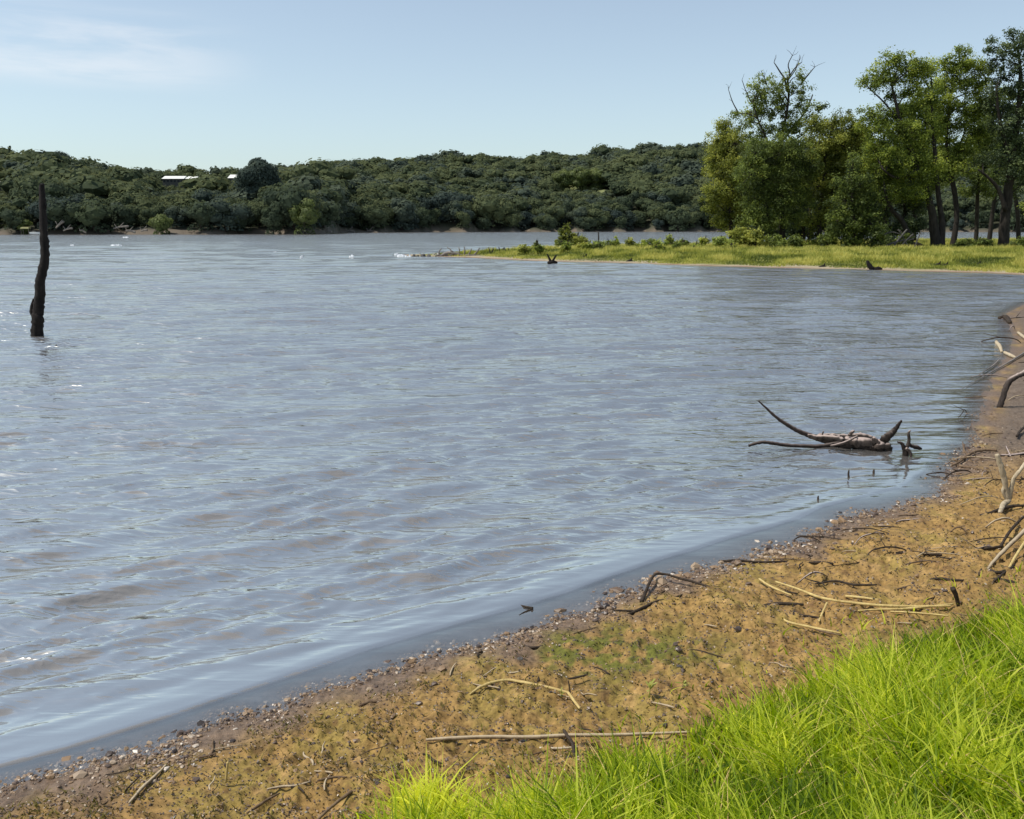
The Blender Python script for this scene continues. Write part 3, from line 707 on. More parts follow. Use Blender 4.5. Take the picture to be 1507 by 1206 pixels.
# the long straight stem and its dark twig
stick('straight_reed', 'long straight dry stem lying from the beach into the grass', 'stem',
      [([(627,1096),(665,1094),(720,1093),(780,1092),(835,1091),(900,1089),(960,1087),(1020,1084)], [5,8,8,9,8,7,6,5], 0.014)], M['reed_grey'], rough=0.05, wob=0.02)
stick('dry_reed', 'short pale stem tucked under the long straight stem', 'stem', [([(795,1102),(820,1104),(850,1102)], [4,6,4], 0.0)], M['drift_pale'])
stick('dark_stub', 'dark crooked twig crossing over the long straight stem', 'twig', [([(829,1082),(833,1091),(842,1102),(844,1112),(845,1124)], [5,8,7,7,5], 0.02)], M['twig'])
stick('dark_stub', 'dark stub sticking up where the reeds meet the grass', 'twig', [([(1402,866),(1407,878),(1410,892)], [10,8,6], [50+depth_of(1410,892)]*3)], M['twig'])
stick('beach_stick', 'slanting brown stick on the mossy beach at lower left', 'stick', [([(190,1187),(210,1165),(232,1143),(245,1130)], [5,7,6,4], 0.005)], M['reed_grey'])
stick('beach_stick', 'short upright pale stick at lower left', 'stick', [([(332,1152),(334,1136),(335,1122)], [5,5,5], [50+depth_of(332,1152)]*3)], M['reed'])
stick('beach_stick', 'slanting stick with dark end at the bottom edge beside the grass', 'stick', [([(465,1215),(485,1196),(505,1181),(518,1172)], [5,6,7,8], 0.008)], M['twig_brown'])
stick('dark_grass_stalk', 'thin dark stem standing upright in the grass', 'stem', [([(1250,1112),(1251,1085),(1252,1058)], [5,4,3], [50+depth_of(1250,1120)]*3)], M['twig'])

# random small twigs scattered on the beach
r = np.random.default_rng(77)
cnt = 0
while cnt < 64:
    px = r.uniform(120, 1440); py = r.uniform(800, 1195)
    g = ground_pt(px, py); s_ = float(sdist(g[0], g[1])); gg = float(grass_sd(g[0], g[1]))
    if s_ < 0.15 or gg > -0.12: continue
    a = r.uniform(0, pi); Lh = r.uniform(0.03, 0.09); mb = MB()
    pts = []
    for t in (-1, -.3, .35, 1):
        q = g[:2] + np.array([cos(a), sin(a)])*Lh*t + r.normal(0, 0.006, 2)
        pts.append([q[0], q[1], float(height(q[0], q[1], fine=False))+0.006])
    rr = r.uniform(0.0025, 0.006); tube(mb, pts, [rr*.7, rr, rr*.9, rr*.5], seg=6, sub=3, rough=.12)
    tag(link('beach_twig', mb.mesh('beach_twig', [M[['twig','twig_brown','reed_grey'][cnt % 3]]], origin=g, smooth_shade=True), loc=g),
        'tiny broken twig scattered among others on the brown beach', 'twig', 'tiny twigs scattered over the beach')
    cnt += 1

r = np.random.default_rng(79)
cnt = 0
while cnt < 46:
    px = r.uniform(1380, 1530) if cnt % 3 else r.uniform(1100, 1420); py = r.uniform(450, 860) if cnt % 3 else r.uniform(760, 860)
    g = ground_pt(px, py); s_ = float(sdist(g[0], g[1]))
    if s_ < -0.12 or s_ > 1.1: continue
    a = r.uniform(-.6, .9); Lh = r.uniform(0.06, 0.22)*max(1, g[1]/9); mb = MB(); pts = []; hump = r.uniform(0, .06)*max(1, g[1]/9)
    for t in (-1, -.5, 0, .5, 1):
        q = g[:2] + np.array([cos(a), sin(a)])*Lh*t + r.normal(0, 0.05*Lh, 2)
        pts.append([q[0], q[1], max(float(height(q[0], q[1], fine=False)), 0)+0.006 + hump*(1-t*t)])
    rr = r.uniform(0.004, 0.009)*max(1, g[1]/10); tube(mb, pts, [rr*.5, rr*.8, rr, rr*.8, rr*.4], seg=6, sub=3, rough=.15, wob=.1)
    if r.uniform() < .6: tube(mb, [pts[2], np.array(pts[2])+[r.normal(0, .4)*Lh, r.normal(0, .3)*Lh, r.uniform(.1, .5)*Lh]], [rr*.6, rr*.3], seg=5, sub=2)
    tag(link('shore_twig', mb.mesh('shore_twig', [M[['twig','drift_body','twig_brown','reed_grey','twig'][cnt % 5]]], origin=g, smooth_shade=True), loc=g),
        'dead twig washed up among others along the right hand shoreline', 'twig', 'dead twigs washed up along the right hand shoreline')
    cnt += 1

# clods and stones on the beach
r = np.random.default_rng(78)
V0, T0 = ico()
for i, (px, py, w, lab) in enumerate([(1000,986,16,'dark clod of earth on the mossy patch near the grass'), (766,974,14,'dark pebble lump in the gravel above the bent reed'),
        (1301,812,8,'dark clod on bare soil left of the thick stick'), (1100,925,8,'small dark clod on brown soil left of the reeds'),
        (570,990,9,'dark stone in the wet edge of the shallows'), (904,896,8,'black pebble in the shallows beside the forked twig')]):
    g = ground_pt(px, py); rad = w/2*g[1]/F
    nV = V0*(1+r.normal(0, .15, (12, 1)))*np.array([rad, rad*.8, rad*.6])
    me = mesh_np('clod', nV + [0, 0, rad*.3], None, T0, [M['rock_dark']])
    o = link('clod', me, loc=g); sub_ = o.modifiers.new('round', 'SUBSURF'); sub_.levels = 2; sub_.render_levels = 2
    tag(o, lab, 'stone')

# seedlings
def seedling(px, py, h_, label):
    g = ground_pt(px, py); root = empty('seedling', g, label, 'seedling')
    mb = MB(); tube(mb, [g, g+[0.004, 0, h_*.6], g+[0.0, 0.006, h_]], [0.003, 0.002, 0.001], seg=5, sub=2)
    link('stem', mb.mesh('stem', [M['seedling']], origin=g), root)
    mb = MB(); rr = np.random.default_rng(int(px)); n = 9
    for k in range(n):
        a = rr.uniform(0, 2*pi); el = rr.uniform(0.3, 1.1); L_ = h_*rr.uniform(0.4, 0.8)
        b_ = g + np.array([0, 0, h_*rr.uniform(0.25, 0.95)]); d_ = np.array([cos(a)*cos(el), sin(a)*cos(el), sin(el)]); w_ = np.array([-sin(a), cos(a), 0])*L_*0.16
        V = [b_, b_+d_*L_*.4+w_, b_+d_*L_*.4-w_, b_+d_*L_*.8+w_*.6-[0,0,L_*.08], b_+d_*L_*.8-w_*.6-[0,0,L_*.08], b_+d_*L_-[0,0,L_*.18]]
        mb.add(V, [[1, 2, 4, 3]], [[0, 2, 1], [3, 4, 5]], rr.uniform(.3, 1))
    link('leaves', mb.mesh('leaves', [M['seedling']], origin=g), root)
seedling(955, 1030, 0.075, 'pale leafy seedling on the mossy patch left of the grass')
seedling(1005, 1022, 0.06, 'smaller seedling right next to the grass edge on the mossy patch')
seedling(826, 1028, 0.035, 'tiny seedling by the elbow of the bent reed')

# ------------------------------------------------------------------ trees of the point
def clump_lobe(mbc, mbt, c, rad, n_sub, per, leaf, rng, sub_r, tint0, anchor, droop=0.0):
    """foliage of one bough: small sprays spread through an ellipsoid, each on its own twig"""
    d = rng.normal(0, 1, (n_sub, 3)); d /= np.linalg.norm(d, axis=1)[:, None]
    rr = rng.uniform(0.2, 1.0, n_sub)**0.6*rng.choice([1, 1, 1.15, 1.4], n_sub)
    Cs = c + d*rr[:, None]*rad
    for p in Cs:
        sr = sub_r*rng.uniform(0.4, 1.35)
        q = rng.normal(0, 0.5, (per, 3)); q[:, 2] *= 0.7; ln = np.linalg.norm(q, axis=1)[:, None]; q = q/np.maximum(ln, 1)
        pts = p + q*sr
        pts[:, 2] -= droop*rng.uniform(0, 1, per)*sr
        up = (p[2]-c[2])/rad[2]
        t = tint0 + 0.18*rng.normal() + 0.16*up  # underside of each bough tinted darker, its shade put into the leaf colour
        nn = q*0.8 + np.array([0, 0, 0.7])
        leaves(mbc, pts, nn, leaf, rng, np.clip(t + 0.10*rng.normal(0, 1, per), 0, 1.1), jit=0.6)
    if mbt is not None:
        for p in Cs[rng.permutation(n_sub)[:max(3, n_sub//3)]]:
            mid = (anchor+p)/2 + rng.normal(0, 0.15, 3)
            tube(mbt, [anchor, mid, p], [0.035, 0.02, 0.008], seg=4, sub=2, cap=False)

def near_tree(name, label, D, base_px, trunk, lobes, mat, seed, leaf=0.17, per=78, dens=1.0, sub_r=0.62, bare=None, cat='tree', tint=0.5, group=None, bark='bark_tree', droop=0.0, base_h=None):
    rng = np.random.default_rng(seed)
    g = at(base_px, 350, D); g[2] = max(float(height(g[0], g[1])), 0)
    root = empty(name, g, label, cat, group)
    mbt = MB(); mbc = MB(); tops = []
    for pth, wd, dd in trunk:
        wds = np.interp(np.linspace(0, 1, len(pth)), np.linspace(0, 1, len(wd)), wd)
        dds = np.interp(np.linspace(0, 1, len(pth)), np.linspace(0, 1, len(dd)), dd)
        pts = [at(a, b_, D+q) for (a, b_), q in zip(pth, dds)]
        if pth[0][1] > 335: pts[0][2] = float(height(pts[0][0], pts[0][1])) - 0.1
        Cc = tube(mbt, pts, [w*0.40*D/F for w in wds], seg=8, sub=4, rough=0.06, wob=0.04)
        tops.append(Cc)
    allp = np.concatenate(tops) if tops else np.array([g])
    for (lx, ly, rx, ry, *o) in lobes:
        dz = o[0] if o else rng.uniform(-1, 1)*rx*D/F*0.7
        c = at(lx, ly, D+dz); rad = np.array([rx, (rx+ry)*0.55, ry])*D/F
        # bough from the nearest lower point of the trunk
        cand = allp[allp[:, 2] < c[2]+0.3]
        if len(cand) == 0: cand = allp
        k = np.argmin(np.linalg.norm(cand-c, axis=1) + 0.5*np.abs(cand[:, 2]-(c[2]-1.5)))
        a0 = cand[k]; mid = (a0*0.5+c*0.5) + np.array([rng.normal(0, .15), rng.normal(0, .15), 0.25+rng.normal(0, .15)])
        L_ = np.linalg.norm(c-a0)
        tube(mbt, [a0, mid, c], [0.035+0.018*L_, 0.03+0.008*L_, 0.025], seg=6, sub=3, rough=0.05, cap=False)
        vol = rad[0]*rad[1]*rad[2]
        ns = int(max(6, dens*22*vol**0.72))
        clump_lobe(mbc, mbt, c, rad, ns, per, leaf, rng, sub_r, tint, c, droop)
    if bare:
        for pth, wd in bare:
            wds = np.interp(np.linspace(0, 1, len(pth)), np.linspace(0, 1, len(wd)), wd)
            dz = rng.uniform(-.6, .6); pts = [at(a, b_, D+dz*i/len(pth)) for i, (a, b_) in enumerate(pth)]
            tube(mbt, pts, [w/2*D/F for w in wds], seg=5, sub=3, wob=0.1)
            for k in range(4):
                i = rng.integers(1, len(pts)); s_ = pts[i]; e = s_ + np.array([rng.normal(0, .35), rng.normal(0, .3), rng.uniform(.2, .8)])
                tube(mbt, [s_, (s_+e)/2+rng.normal(0, .05, 3), e], [0.022, 0.016, 0.008], seg=4, sub=2)
    link('trunk', mbt.mesh('trunk', [M[bark]], origin=g, smooth_shade=True), root)
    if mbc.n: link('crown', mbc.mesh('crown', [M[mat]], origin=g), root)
    return root

# far left narrow tree
near_tree('shade_tree', 'yellow green tree at the left end of the grove', 96, 1076,
    [([(1076,358),(1075,320),(1078,270),(1074,225),(1072,185)], [8,7,6,4,2], [0]), ([(1076,300),(1090,260),(1098,230)], [4,3,2], [0,1])],
    [(1068,190,14,18),(1060,215,20,20),(1082,212,20,20),(1052,245,16,20),(1075,245,24,22),(1096,250,20,24),(1060,280,22,20),(1086,285,22,22),(1070,310,22,16),(1095,318,16,16),(1056,235,14,16),(1050,300,12,18),(1062,330,14,10)],
    'leaf_yellow', 101, leaf=0.18, group=None, tint=0.5)
# airy tree with bare top
near_tree('shade_tree', 'airy tree with bare dead branches at its top above the grove', 92, 1150,
    [([(1152,360),(1150,320),(1146,280),(1142,240),(1146,215),(1154,185),(1160,150),(1160,125),(1158,110)], [12,10,9,8,6,5,4,3,2], [0]),
     ([(1142,240),(1128,205),(1115,175),(1108,150)], [5,4,3,2], [0,-1]), ([(1146,215),(1165,190),(1185,165),(1196,140)], [5,4,3,2], [0,1]),
     ([(1142,235),(1160,215),(1185,195),(1205,172)], [4,3,2,1.5], [0,1.5])],
    [(1112,142,14,18),(1128,130,16,15),(1105,165,14,14),(1126,160,16,14),(1145,158,12,18),(1160,165,12,15),(1178,150,12,10),(1182,132,9,12),(1192,165,14,12),(1208,158,9,8),(1176,190,14,12),(1150,195,18,14),(1128,190,16,15),(1110,205,15,13),(1198,182,10,9),(1176,112,6,8),(1086,168,9,9),(1145,140,9,11),(1150,118,8,10),(1168,128,8,9),(1118,120,9,9),(1160,185,16,12),(1095,185,12,12)],
    'leaf_mid', 102, leaf=0.18, per=58, dens=0.85, sub_r=0.55,
    bare=[([(1158,135),(1155,118),(1146,103),(1139,92)], [3,2.5,2,1]), ([(1158,125),(1162,108),(1160,95),(1166,82)], [3,2,1.5,1]), ([(1162,112),(1172,98),(1180,92)], [2,1.5,1]), ([(1178,125),(1188,112),(1199,99)], [3,2,1]),
          ([(1160,118),(1170,104),(1176,90)], [2,1.4,.8]), ([(1086,165),(1078,150),(1072,132)], [2,1.4,.8]), ([(1105,150),(1098,135),(1092,118)], [2,1.2,.8]), ([(1128,125),(1125,115),(1120,104)], [2,1.2,.8])], tint=0.55)
near_tree('shade_tree', 'dark leafy tree in front of the airy bare-topped one', 88, 1128,
    [([(1130,362),(1130,330),(1126,290),(1120,240)], [8,7,6,3], [0]), ([(1150,362),(1150,330),(1158,290)], [7,6,3], [0])],
    [(1112,225,20,18),(1140,225,24,18),(1170,220,20,18),(1105,258,20,22),(1135,262,26,24),(1168,258,24,22),(1118,295,24,20),(1150,298,26,20),(1110,322,18,14),(1138,325,20,14),(1176,290,20,20),(1172,320,16,14),(1195,245,14,18)],
    'leaf_mid', 103, leaf=0.18, tint=0.42)
near_tree('shade_tree', 'yellow green tree in the middle of the grove beside the gap of sky', 90, 1205,
    [([(1208,360),(1206,320),(1212,270),(1215,220)], [8,7,5,3], [0]), ([(1190,360),(1192,320),(1188,280)], [5,4,3], [1])],
    [(1200,188,16,14),(1222,182,20,14),(1246,190,18,14),(1205,212,22,18),(1236,214,24,18),(1262,205,18,18),(1200,242,22,20),(1232,246,26,20),(1262,240,20,20),(1204,275,22,18),(1236,280,24,20),(1262,275,18,20),(1240,172,12,8),(1215,305,22,16),(1196,330,16,14)],
    'leaf_yellow', 104, leaf=0.18, tint=0.4)
near_tree('cedar_tree', 'dark bushy cedar reaching the ground in the middle of the grove', 82, 1256,
    [([(1258,368),(1256,330),(1254,280),(1255,235)], [8,7,5,3], [0])],
    [(1255,240,12,16),(1246,268,18,16),(1268,272,18,16),(1238,298,20,18),(1262,302,22,18),(1284,300,16,16),(1232,325,16,16),(1256,332,24,16),(1282,330,20,16),(1240,350,16,12),(1266,354,22,12),(1290,352,14,10)],
    'leaf_mid', 105, leaf=0.2, per=56, tint=0.32)
near_tree('shade_tree', 'broad olive tree with a long leafy arm reaching left over the gap', 86, 1372,
    [([(1378,366),(1374,330),(1366,290),(1352,250),(1335,210),(1325,180),(1318,150),(1312,125)], [20,15,11,9,8,6,5,3], [0,-.5]),
     ([(1384,366),(1386,330),(1380,280),(1376,230),(1372,180),(1372,140)], [15,11,8,7,5,3], [0,1]),
     ([(1352,250),(1320,262),(1300,250)], [7,5,3], [-.5,-1.5]), ([(1345,350),(1330,330),(1310,305),(1302,280)], [14,9,7,4], [0,-1]),
     ([(1325,180),(1300,150),(1284,135),(1272,122)], [4,3,2,1.5], [0]), ([(1362,345),(1345,360),(1325,368)], [14,8,5], [-1])],
    [(1288,112,13,12),(1306,92,15,11),(1326,88,16,10),(1302,120,16,14),(1328,108,17,13),(1348,92,16,11),(1350,112,18,14),(1366,100,14,12),(1272,117,6,7),(1340,132,18,10),(1312,140,8,6),
     (1290,166,20,12),(1276,182,14,12),(1312,172,18,13),(1340,158,18,13),(1366,140,18,16),(1298,195,22,16),(1330,195,24,18),(1362,180,22,18),(1285,222,22,18),(1316,228,26,20),(1350,225,24,20),(1302,256,24,18),(1336,262,26,18),(1366,252,20,18),(1316,284,20,12),(1345,286,20,12),(1290,250,14,18)],
    'leaf_olive', 106, leaf=0.17, tint=0.5, droop=0.5)
near_tree('shade_tree', 'tall slender tree with a curved trunk and bright crown', 90, 1402,
    [([(1402,362),(1408,325),(1406,290),(1398,250),(1393,215),(1396,170),(1402,130)], [11,9,9,8,6,5,3], [0]), ([(1398,250),(1412,215),(1424,185)], [5,4,2], [0,1])],
    [(1392,100,16,14),(1414,92,18,16),(1434,104,16,14),(1386,125,18,14),(1410,122,22,16),(1438,130,18,16),(1396,152,20,14),(1424,158,20,14),(1402,182,18,14),(1432,186,18,12),(1396,212,16,14),(1418,222,16,14),(1412,76,5,7),(1378,150,16,16),(1382,182,18,16),(1444,158,14,16),(1384,240,20,16),(1410,250,20,14),(1440,210,16,16),(1448,110,12,14)],
    'leaf_olive', 107, leaf=0.17, tint=0.5)
near_tree('shade_tree', 'tall dark tree with a thick forked trunk at the right edge', 88, 1478,
    [([(1477,364),(1478,330),(1482,300),(1486,260),(1492,215),(1498,170),(1502,120),(1500,85)], [20,18,17,15,13,10,7,4], [0]),
     ([(1480,310),(1470,280),(1455,262),(1440,250)], [9,7,5,3], [-.5]), ([(1490,240),(1478,205),(1470,170),(1466,130)], [8,6,5,3], [0,-1]), ([(1498,170),(1515,140),(1525,100)], [7,5,3], [0,1])],
    [(1458,66,6,9),(1464,88,14,14),(1480,75,14,12),(1490,52,8,8),(1500,64,14,14),(1520,58,18,14),(1472,110,16,12),(1498,98,18,14),(1524,90,20,18),(1462,135,12,12),(1488,130,15,12),(1516,128,20,16),(1476,160,14,10),(1530,160,22,18),(1506,176,14,12),(1545,110,18,20),(1460,180,10,9),(1490,200,12,9),(1470,232,22,12),(1502,238,20,14),(1530,200,20,20),(1530,250,22,20),(1448,240,16,10),(1484,185,16,16),(1510,210,18,16),(1480,215,18,16),(1452,150,12,14),(1486,255,18,14),(1515,268,16,14),(1505,150,16,16)],
    'leaf_dark', 108, leaf=0.19, per=60, dens=0.8, sub_r=0.58, tint=0.4)
near_tree('shade_tree', 'slim tree with a straight dark trunk standing behind between the curved and forked trunks', 104, 1438,
    [([(1437,352),(1438,310),(1440,260),(1444,200)], [8,7,6,3], [0])],
    [(1440,205,16,14),(1452,190,14,14),(1434,232,18,14),(1456,225,16,16),(1440,258,20,12),(1428,280,16,10),(1450,282,12,10),(1430,170,12,12)],
    'leaf_mid', 109, leaf=0.19, tint=0.4)
near_tree('shade_tree', 'slim tree leaning right behind the thick forked trunk', 108, 1458,
    [([(1456,350),(1460,320),(1466,280),(1472,240)], [8,7,6,4], [0])],
    [(1474,240,16,14),(1462,262,18,10),(1486,258,16,12),(1490,282,10,8)], 'leaf_mid', 110, leaf=0.19, tint=0.35)
near_tree('shade_tree', 'full green tree just outside the right edge with boughs reaching in', 94, 1560,
    [([(1560,364),(1562,300),(1556,220),(1552,150)], [20,16,12,6], [0])],
    [(1545,250,24,20),(1530,280,16,14),(1570,250,26,24),(1560,200,26,26),(1580,160,26,26),(1555,120,24,24),(1520,300,12,10)], 'leaf_mid', 111, leaf=0.19, tint=0.4)
near_tree('shade_tree', 'dark tree filling the back of the grove behind the cedar', 112, 1300,
    [([(1302,352),(1302,310),(1304,250)], [9,8,5], [0]), ([(1330,352),(1332,300)], [7,5], [1])],
    [(1285,250,20,20),(1310,240,22,22),(1335,262,20,20),(1275,285,20,18),(1305,285,24,18),(1335,296,20,14),(1295,315,20,12),(1270,335,22,14),(1300,338,22,13),(1330,335,20,13),(1350,330,14,12),(1250,330,20,16),(1250,255,20,20),(1230,280,20,18),(1350,305,14,10)], 'leaf_dark', 112, leaf=0.21, tint=0.3)
near_tree('shade_tree', 'dark tree behind the left half of the grove', 116, 1180,
    [([(1182,350),(1180,300),(1176,240)], [9,8,5], [0]), ([(1106,352),(1108,310)], [7,5], [1])],
    [(1120,245,20,20),(1150,240,22,22),(1185,245,22,20),(1215,260,20,20),(1110,285,20,18),(1145,285,24,18),(1180,290,22,18),(1215,300,20,14),(1160,320,22,12),(1120,325,20,10),(1200,325,18,10),(1100,338,18,12),(1128,342,20,11),(1158,342,20,11),(1188,342,20,11),(1218,338,20,13),(1240,330,16,16)], 'leaf_dark', 113, leaf=0.21, tint=0.3)

near_tree('shade_tree', 'leafy tree at the back of the grove filling the sky behind the broad arm tree', 118, 1345,
    [([(1346,350),(1346,300),(1350,230),(1352,170)], [8,7,6,3], [0])],
    [(1330,170,18,16),(1352,150,18,16),(1374,170,18,18),(1335,200,22,18),(1365,205,22,18),(1320,230,20,18),(1350,238,22,18),(1380,238,18,16),(1335,268,20,16),(1365,272,20,14),(1392,262,14,14)], 'leaf_mid', 114, leaf=0.21, tint=0.45)
near_tree('shade_tree', 'leafy tree at the back right of the grove between the curved and forked trunks', 120, 1466,
    [([(1500,350),(1496,300),(1480,230),(1472,170)], [8,7,6,3], [0])],
    [(1452,165,16,16),(1476,150,18,18),(1500,170,18,18),(1448,200,18,18),(1475,200,20,18),(1502,210,20,18),(1450,232,18,14),(1478,238,20,14),(1508,245,20,16),(1530,215,18,18),(1425,225,16,14)], 'leaf_mid', 115, leaf=0.21, tint=0.4)
near_tree('shade_tree', 'pale feathery tree behind the gap of sky in the grove', 112, 1258,
    [([(1258,350),(1258,300),(1256,240)], [7,6,3], [0])],
    [(1240,205,18,12),(1262,200,16,14),(1232,228,20,16),(1258,226,20,16),(1276,222,14,16),(1225,255,18,16),(1255,262,20,16)], 'leaf_yellow', 116, leaf=0.21, tint=0.45)
GB = 'bushes under the grove'
for px, py, w, h_, mt, tn, lab, D in [
    (1085,350,20,18,'leaf_yellow',0.7,'pale leafy bush under the left end of the grove',84), (1062,357,13,9,'leaf_mid',0.7,'low round bush leftmost under the grove',82),
    (1112,352,16,14,'leaf_yellow',0.5,'pale bush second from the left under the grove',83), (1140,356,16,11,'leaf_mid',0.6,'green bush under the dark leafy tree',83),
    (1168,358,14,10,'leaf_mid',0.4,'dark low bush between bare stems under the grove',84), (1218,352,14,16,'leaf_mid',0.5,'upright bush left of the cedar',84),
    (1300,350,20,16,'leaf_dark',0.5,'dark scrub right of the cedar',86), (1326,356,18,11,'leaf_mid',0.35,'low scrub left of the broad trunk',84),
    (1420,362,18,7,'leaf_mid',0.4,'flat bush right of the curved trunk',84), (1448,360,16,7,'leaf_mid',0.45,'flat bush between curved and forked trunks',84), (1500,360,16,9,'leaf_mid',0.4,'bush at the right edge under the grove',84)]:
    near_tree('bush', lab, D, px, [([(px, py+h_*0.9),(px, py),(px+2, py-h_*.6)], [3,2,1], [0])],
        [(px,py,w*.7,h_*.8,0.0),(px-w*.5,py+h_*.2,w*.5,h_*.6,0.3),(px+w*.5,py+h_*.2,w*.5,h_*.6,-.3),(px+w*.1,py-h_*.45,w*.45,h_*.5,0)], mt, int(px), leaf=0.2, per=60, dens=1.3, sub_r=0.40, cat='bush', tint=tn)

# dead brush and leaning dead stem under the broad tree
def far_sticks(name, label, cat, paths, D, mat):
    mb = MB(); b0 = None
    for pth, wd in paths:
        wds = np.interp(np.linspace(0, 1, len(pth)), np.linspace(0, 1, len(wd)), wd)
        pts = [at(a, b_, D) for a, b_ in pth]
        if b0 is None: b0 = pts[0].copy()
        tube(mb, pts, [w/2*D/F for w in wds], seg=6, sub=3, rough=0.12)
    tag(link(name, mb.mesh(name, [M[mat]], origin=b0, smooth_shade=True), loc=b0), label, cat)
far_sticks('dead_brush', 'grey dead brush heaped under the broad tree', 'brush',
    [([(1322,372),(1330,358),(1344,345)], [4,3,2]), ([(1312,366),(1325,350),(1335,338)], [3,3,2]), ([(1338,366),(1330,352),(1322,338)], [3,2,1.5]), ([(1300,364),(1320,356),(1345,352)], [4,3,2]), ([(1345,368),(1350,354),(1356,340)], [3,2,1.5]), ([(1295,350),(1310,342),(1325,345)], [2,2,1])], 83, 'bark_dead')
D_ = atz(810, 388)[1]-0.6
far_sticks('shore_stump', 'dark v shaped stump at the edge of the pale shore of the point', 'stump',
    [([(806,388),(812,386),(820,387)], [4,6,3]), ([(811,387),(808,380),(805,374)], [5,3,1.5]), ([(812,387),(816,380),(819,375)], [5,3,1.5])], D_, 'bark_black')
D_ = atz(1280, 398)[1]+0.3
far_sticks('shore_stump', 'dark stump with one raised limb on the shore below the grove', 'stump',
    [([(1276,384),(1279,391),(1283,396)], [3,6,7]), ([(1284,397),(1292,396),(1298,397)], [5,7,3])], D_, 'bark_black')
for i, (px, py, lab) in enumerate([(1381,390,'dark round lump on the shore below the curved trunk'), (1392,391,'dark lump right beside the one below the curved trunk'), (1440,390,'small dark lump on the shore under the slim trees'), (1211,393,'low dark lump on pale shore left of the raised-limb stump'), (927,385,'low dark log on the pale shore of the point'), (860,379,'flat dark patch of wood on the middle of the point shore')]):
    D_ = ground_pt(px, py)[1]
    far_sticks('shore_log', lab, 'log', [([(px-6, py+1),(px, py),(px+6, py+1)], [3,6,2]), ([(px+1, py),(px+3, py-5)], [3,1.5])], D_, 'bark_black')
far_sticks('grey_brush', 'grey brushwood sticking up at the tip of the point', 'brush',
    [([(646,379),(660,372),(674,376)], [4,4,3]), ([(672,378),(676,370),(675,364)], [3,2,1]), ([(682,378),(684,370),(683,363)], [3,2,1]), ([(655,378),(664,370),(668,372)], [2,2,1]), ([(690,378),(700,376),(712,378)], [3,3,2]), ([(688,378),(692,371),(694,366)], [2.5,2,1]), ([(640,377),(652,375),(664,378)], [2,2.5,2]), ([(660,380),(668,373),(682,377)], [4,4,3]), ([(695,378),(702,371),(706,365)], [3,2,1]), ([(676,380),(690,376),(706,379)], [4,4,3]), ([(648,378),(646,371),(650,366)], [2.5,2,1]), ([(668,378),(664,369),(658,364)], [2,1.5,1])], 76, 'grey_log')
far_sticks('fence_stake', 'thin dark stake standing in the grass of the point', 'stake', [([(881,374),(881,360),(881,342)], [2.2,2,1.6])], 84, 'bark_tree')
for px, lab in [(737,'short dark weed stalk leftmost on the point'), (745,'dark weed stalk right of the leftmost one'), (769,'dark stalk nearest the shrub on the point'), (722,'small dark stalk among stones near the tip of the point')]:
    far_sticks('weed_stalk', lab, 'plant', [([(px,377),(px-1,371),(px-3,364)], [2.5,2,1]), ([(px,374),(px+3,369),(px+4,365)], [2,1.5,1])], 78, 'bark_tree')

# stones and foam at the tip
r = np.random.default_rng(90)
for px, py, w, hh, mt, lab, cat in [
    (592,376,16,5,'foam','white water breaking at the far tip of the point','foam'), (583,374,6,4,'foam','small splash left of the breaking water at the tip','foam'),
    (601,377,10,4,'foam','low white foam right of the main splash at the tip','foam'),
    (612,376,10,4,'rock_dark','dark stone in the water off the tip','stone'), (627,376,16,5,'rock_dark','broad dark stone between two pale ones off the tip','stone'),
    (620,374,7,4,'rock_pale','pale stone left of the broad dark stone off the tip','stone'), (641,374,11,5,'rock_pale','pale stone right of the broad dark stone off the tip','stone'),
    (443,378,6,5,'foam','small white splash on open water left of the other lone splash','foam'), (518,377,9,4,'foam','small white splash on open water nearer the point','foam'),
    (106,361,6,4,'foam','small whitecap on the far water right of the dead trunk','foam'), (172,361,16,3,'foam','long whitecap below the fallen timber of the left bank','foam'), (185,349,9,2,'foam','thin whitecap hugging the left far bank','foam'),
    (404,371,6,2,'foam','faint whitecap left of the lone splashes','foam')]:
    D_ = atz(px, py+hh/2)[1]; c = at(px, py, D_); c[2] = 0
    a = w/2*D_/F; b_ = hh*D_/F*1.15
    mb = MB()
    for k in range(7):
        V = V0*(1+r.normal(0, .2, (12, 1)))*np.array([a*r.uniform(.25, .45), a*r.uniform(.2, .4), b_*r.uniform(.4, .9)]) + [r.uniform(-.75, .75)*a, r.uniform(-.3, .3)*a, 0]
        mb.add(V, None, T0)
    nm = {'foam': 'whitecap', 'rock_dark': 'shore_stone', 'rock_pale': 'shore_stone'}[mt]
    tag(link(nm, mb.mesh(nm, [M[mt]]), loc=c), lab, cat)

# point grass
r = np.random.default_rng(71)
n = 420000
px = r.uniform(640, 1620, n); Dg = np.exp(r.uniform(np.log(47), np.log(150), n))
x = (px-CX)/F*Dg*1.01; y = Dg
s = sdist(x, y); gl = nz_pen(x, y)
k = (s > 0.9) & (r.uniform(0, 1, n) < smooth(1.0, 2.8, s + 0.7*gl))
x, y, s, gl = x[k][:230000], y[k][:230000], s[k][:230000], gl[k][:230000]
z = height(x, y); n = len(x); print('point grass', n)
patch = make_noise(72, 12, 1.5, 9)(x, y)
mb = MB()
hgt = (0.12 + 0.16*smooth(2, 7, s))*r.uniform(0.5, 1.3, n)*(1+0.35*np.clip(patch, -1, 1.6))
blades(mb, x, y, z-0.02, hgt, 0.05*r.uniform(.6, 1.4, n), r, lean=0.5, tint=np.clip(0.5+0.34*patch+0.18*r.normal(0, 1, n), 0, 1.1), seg=2)
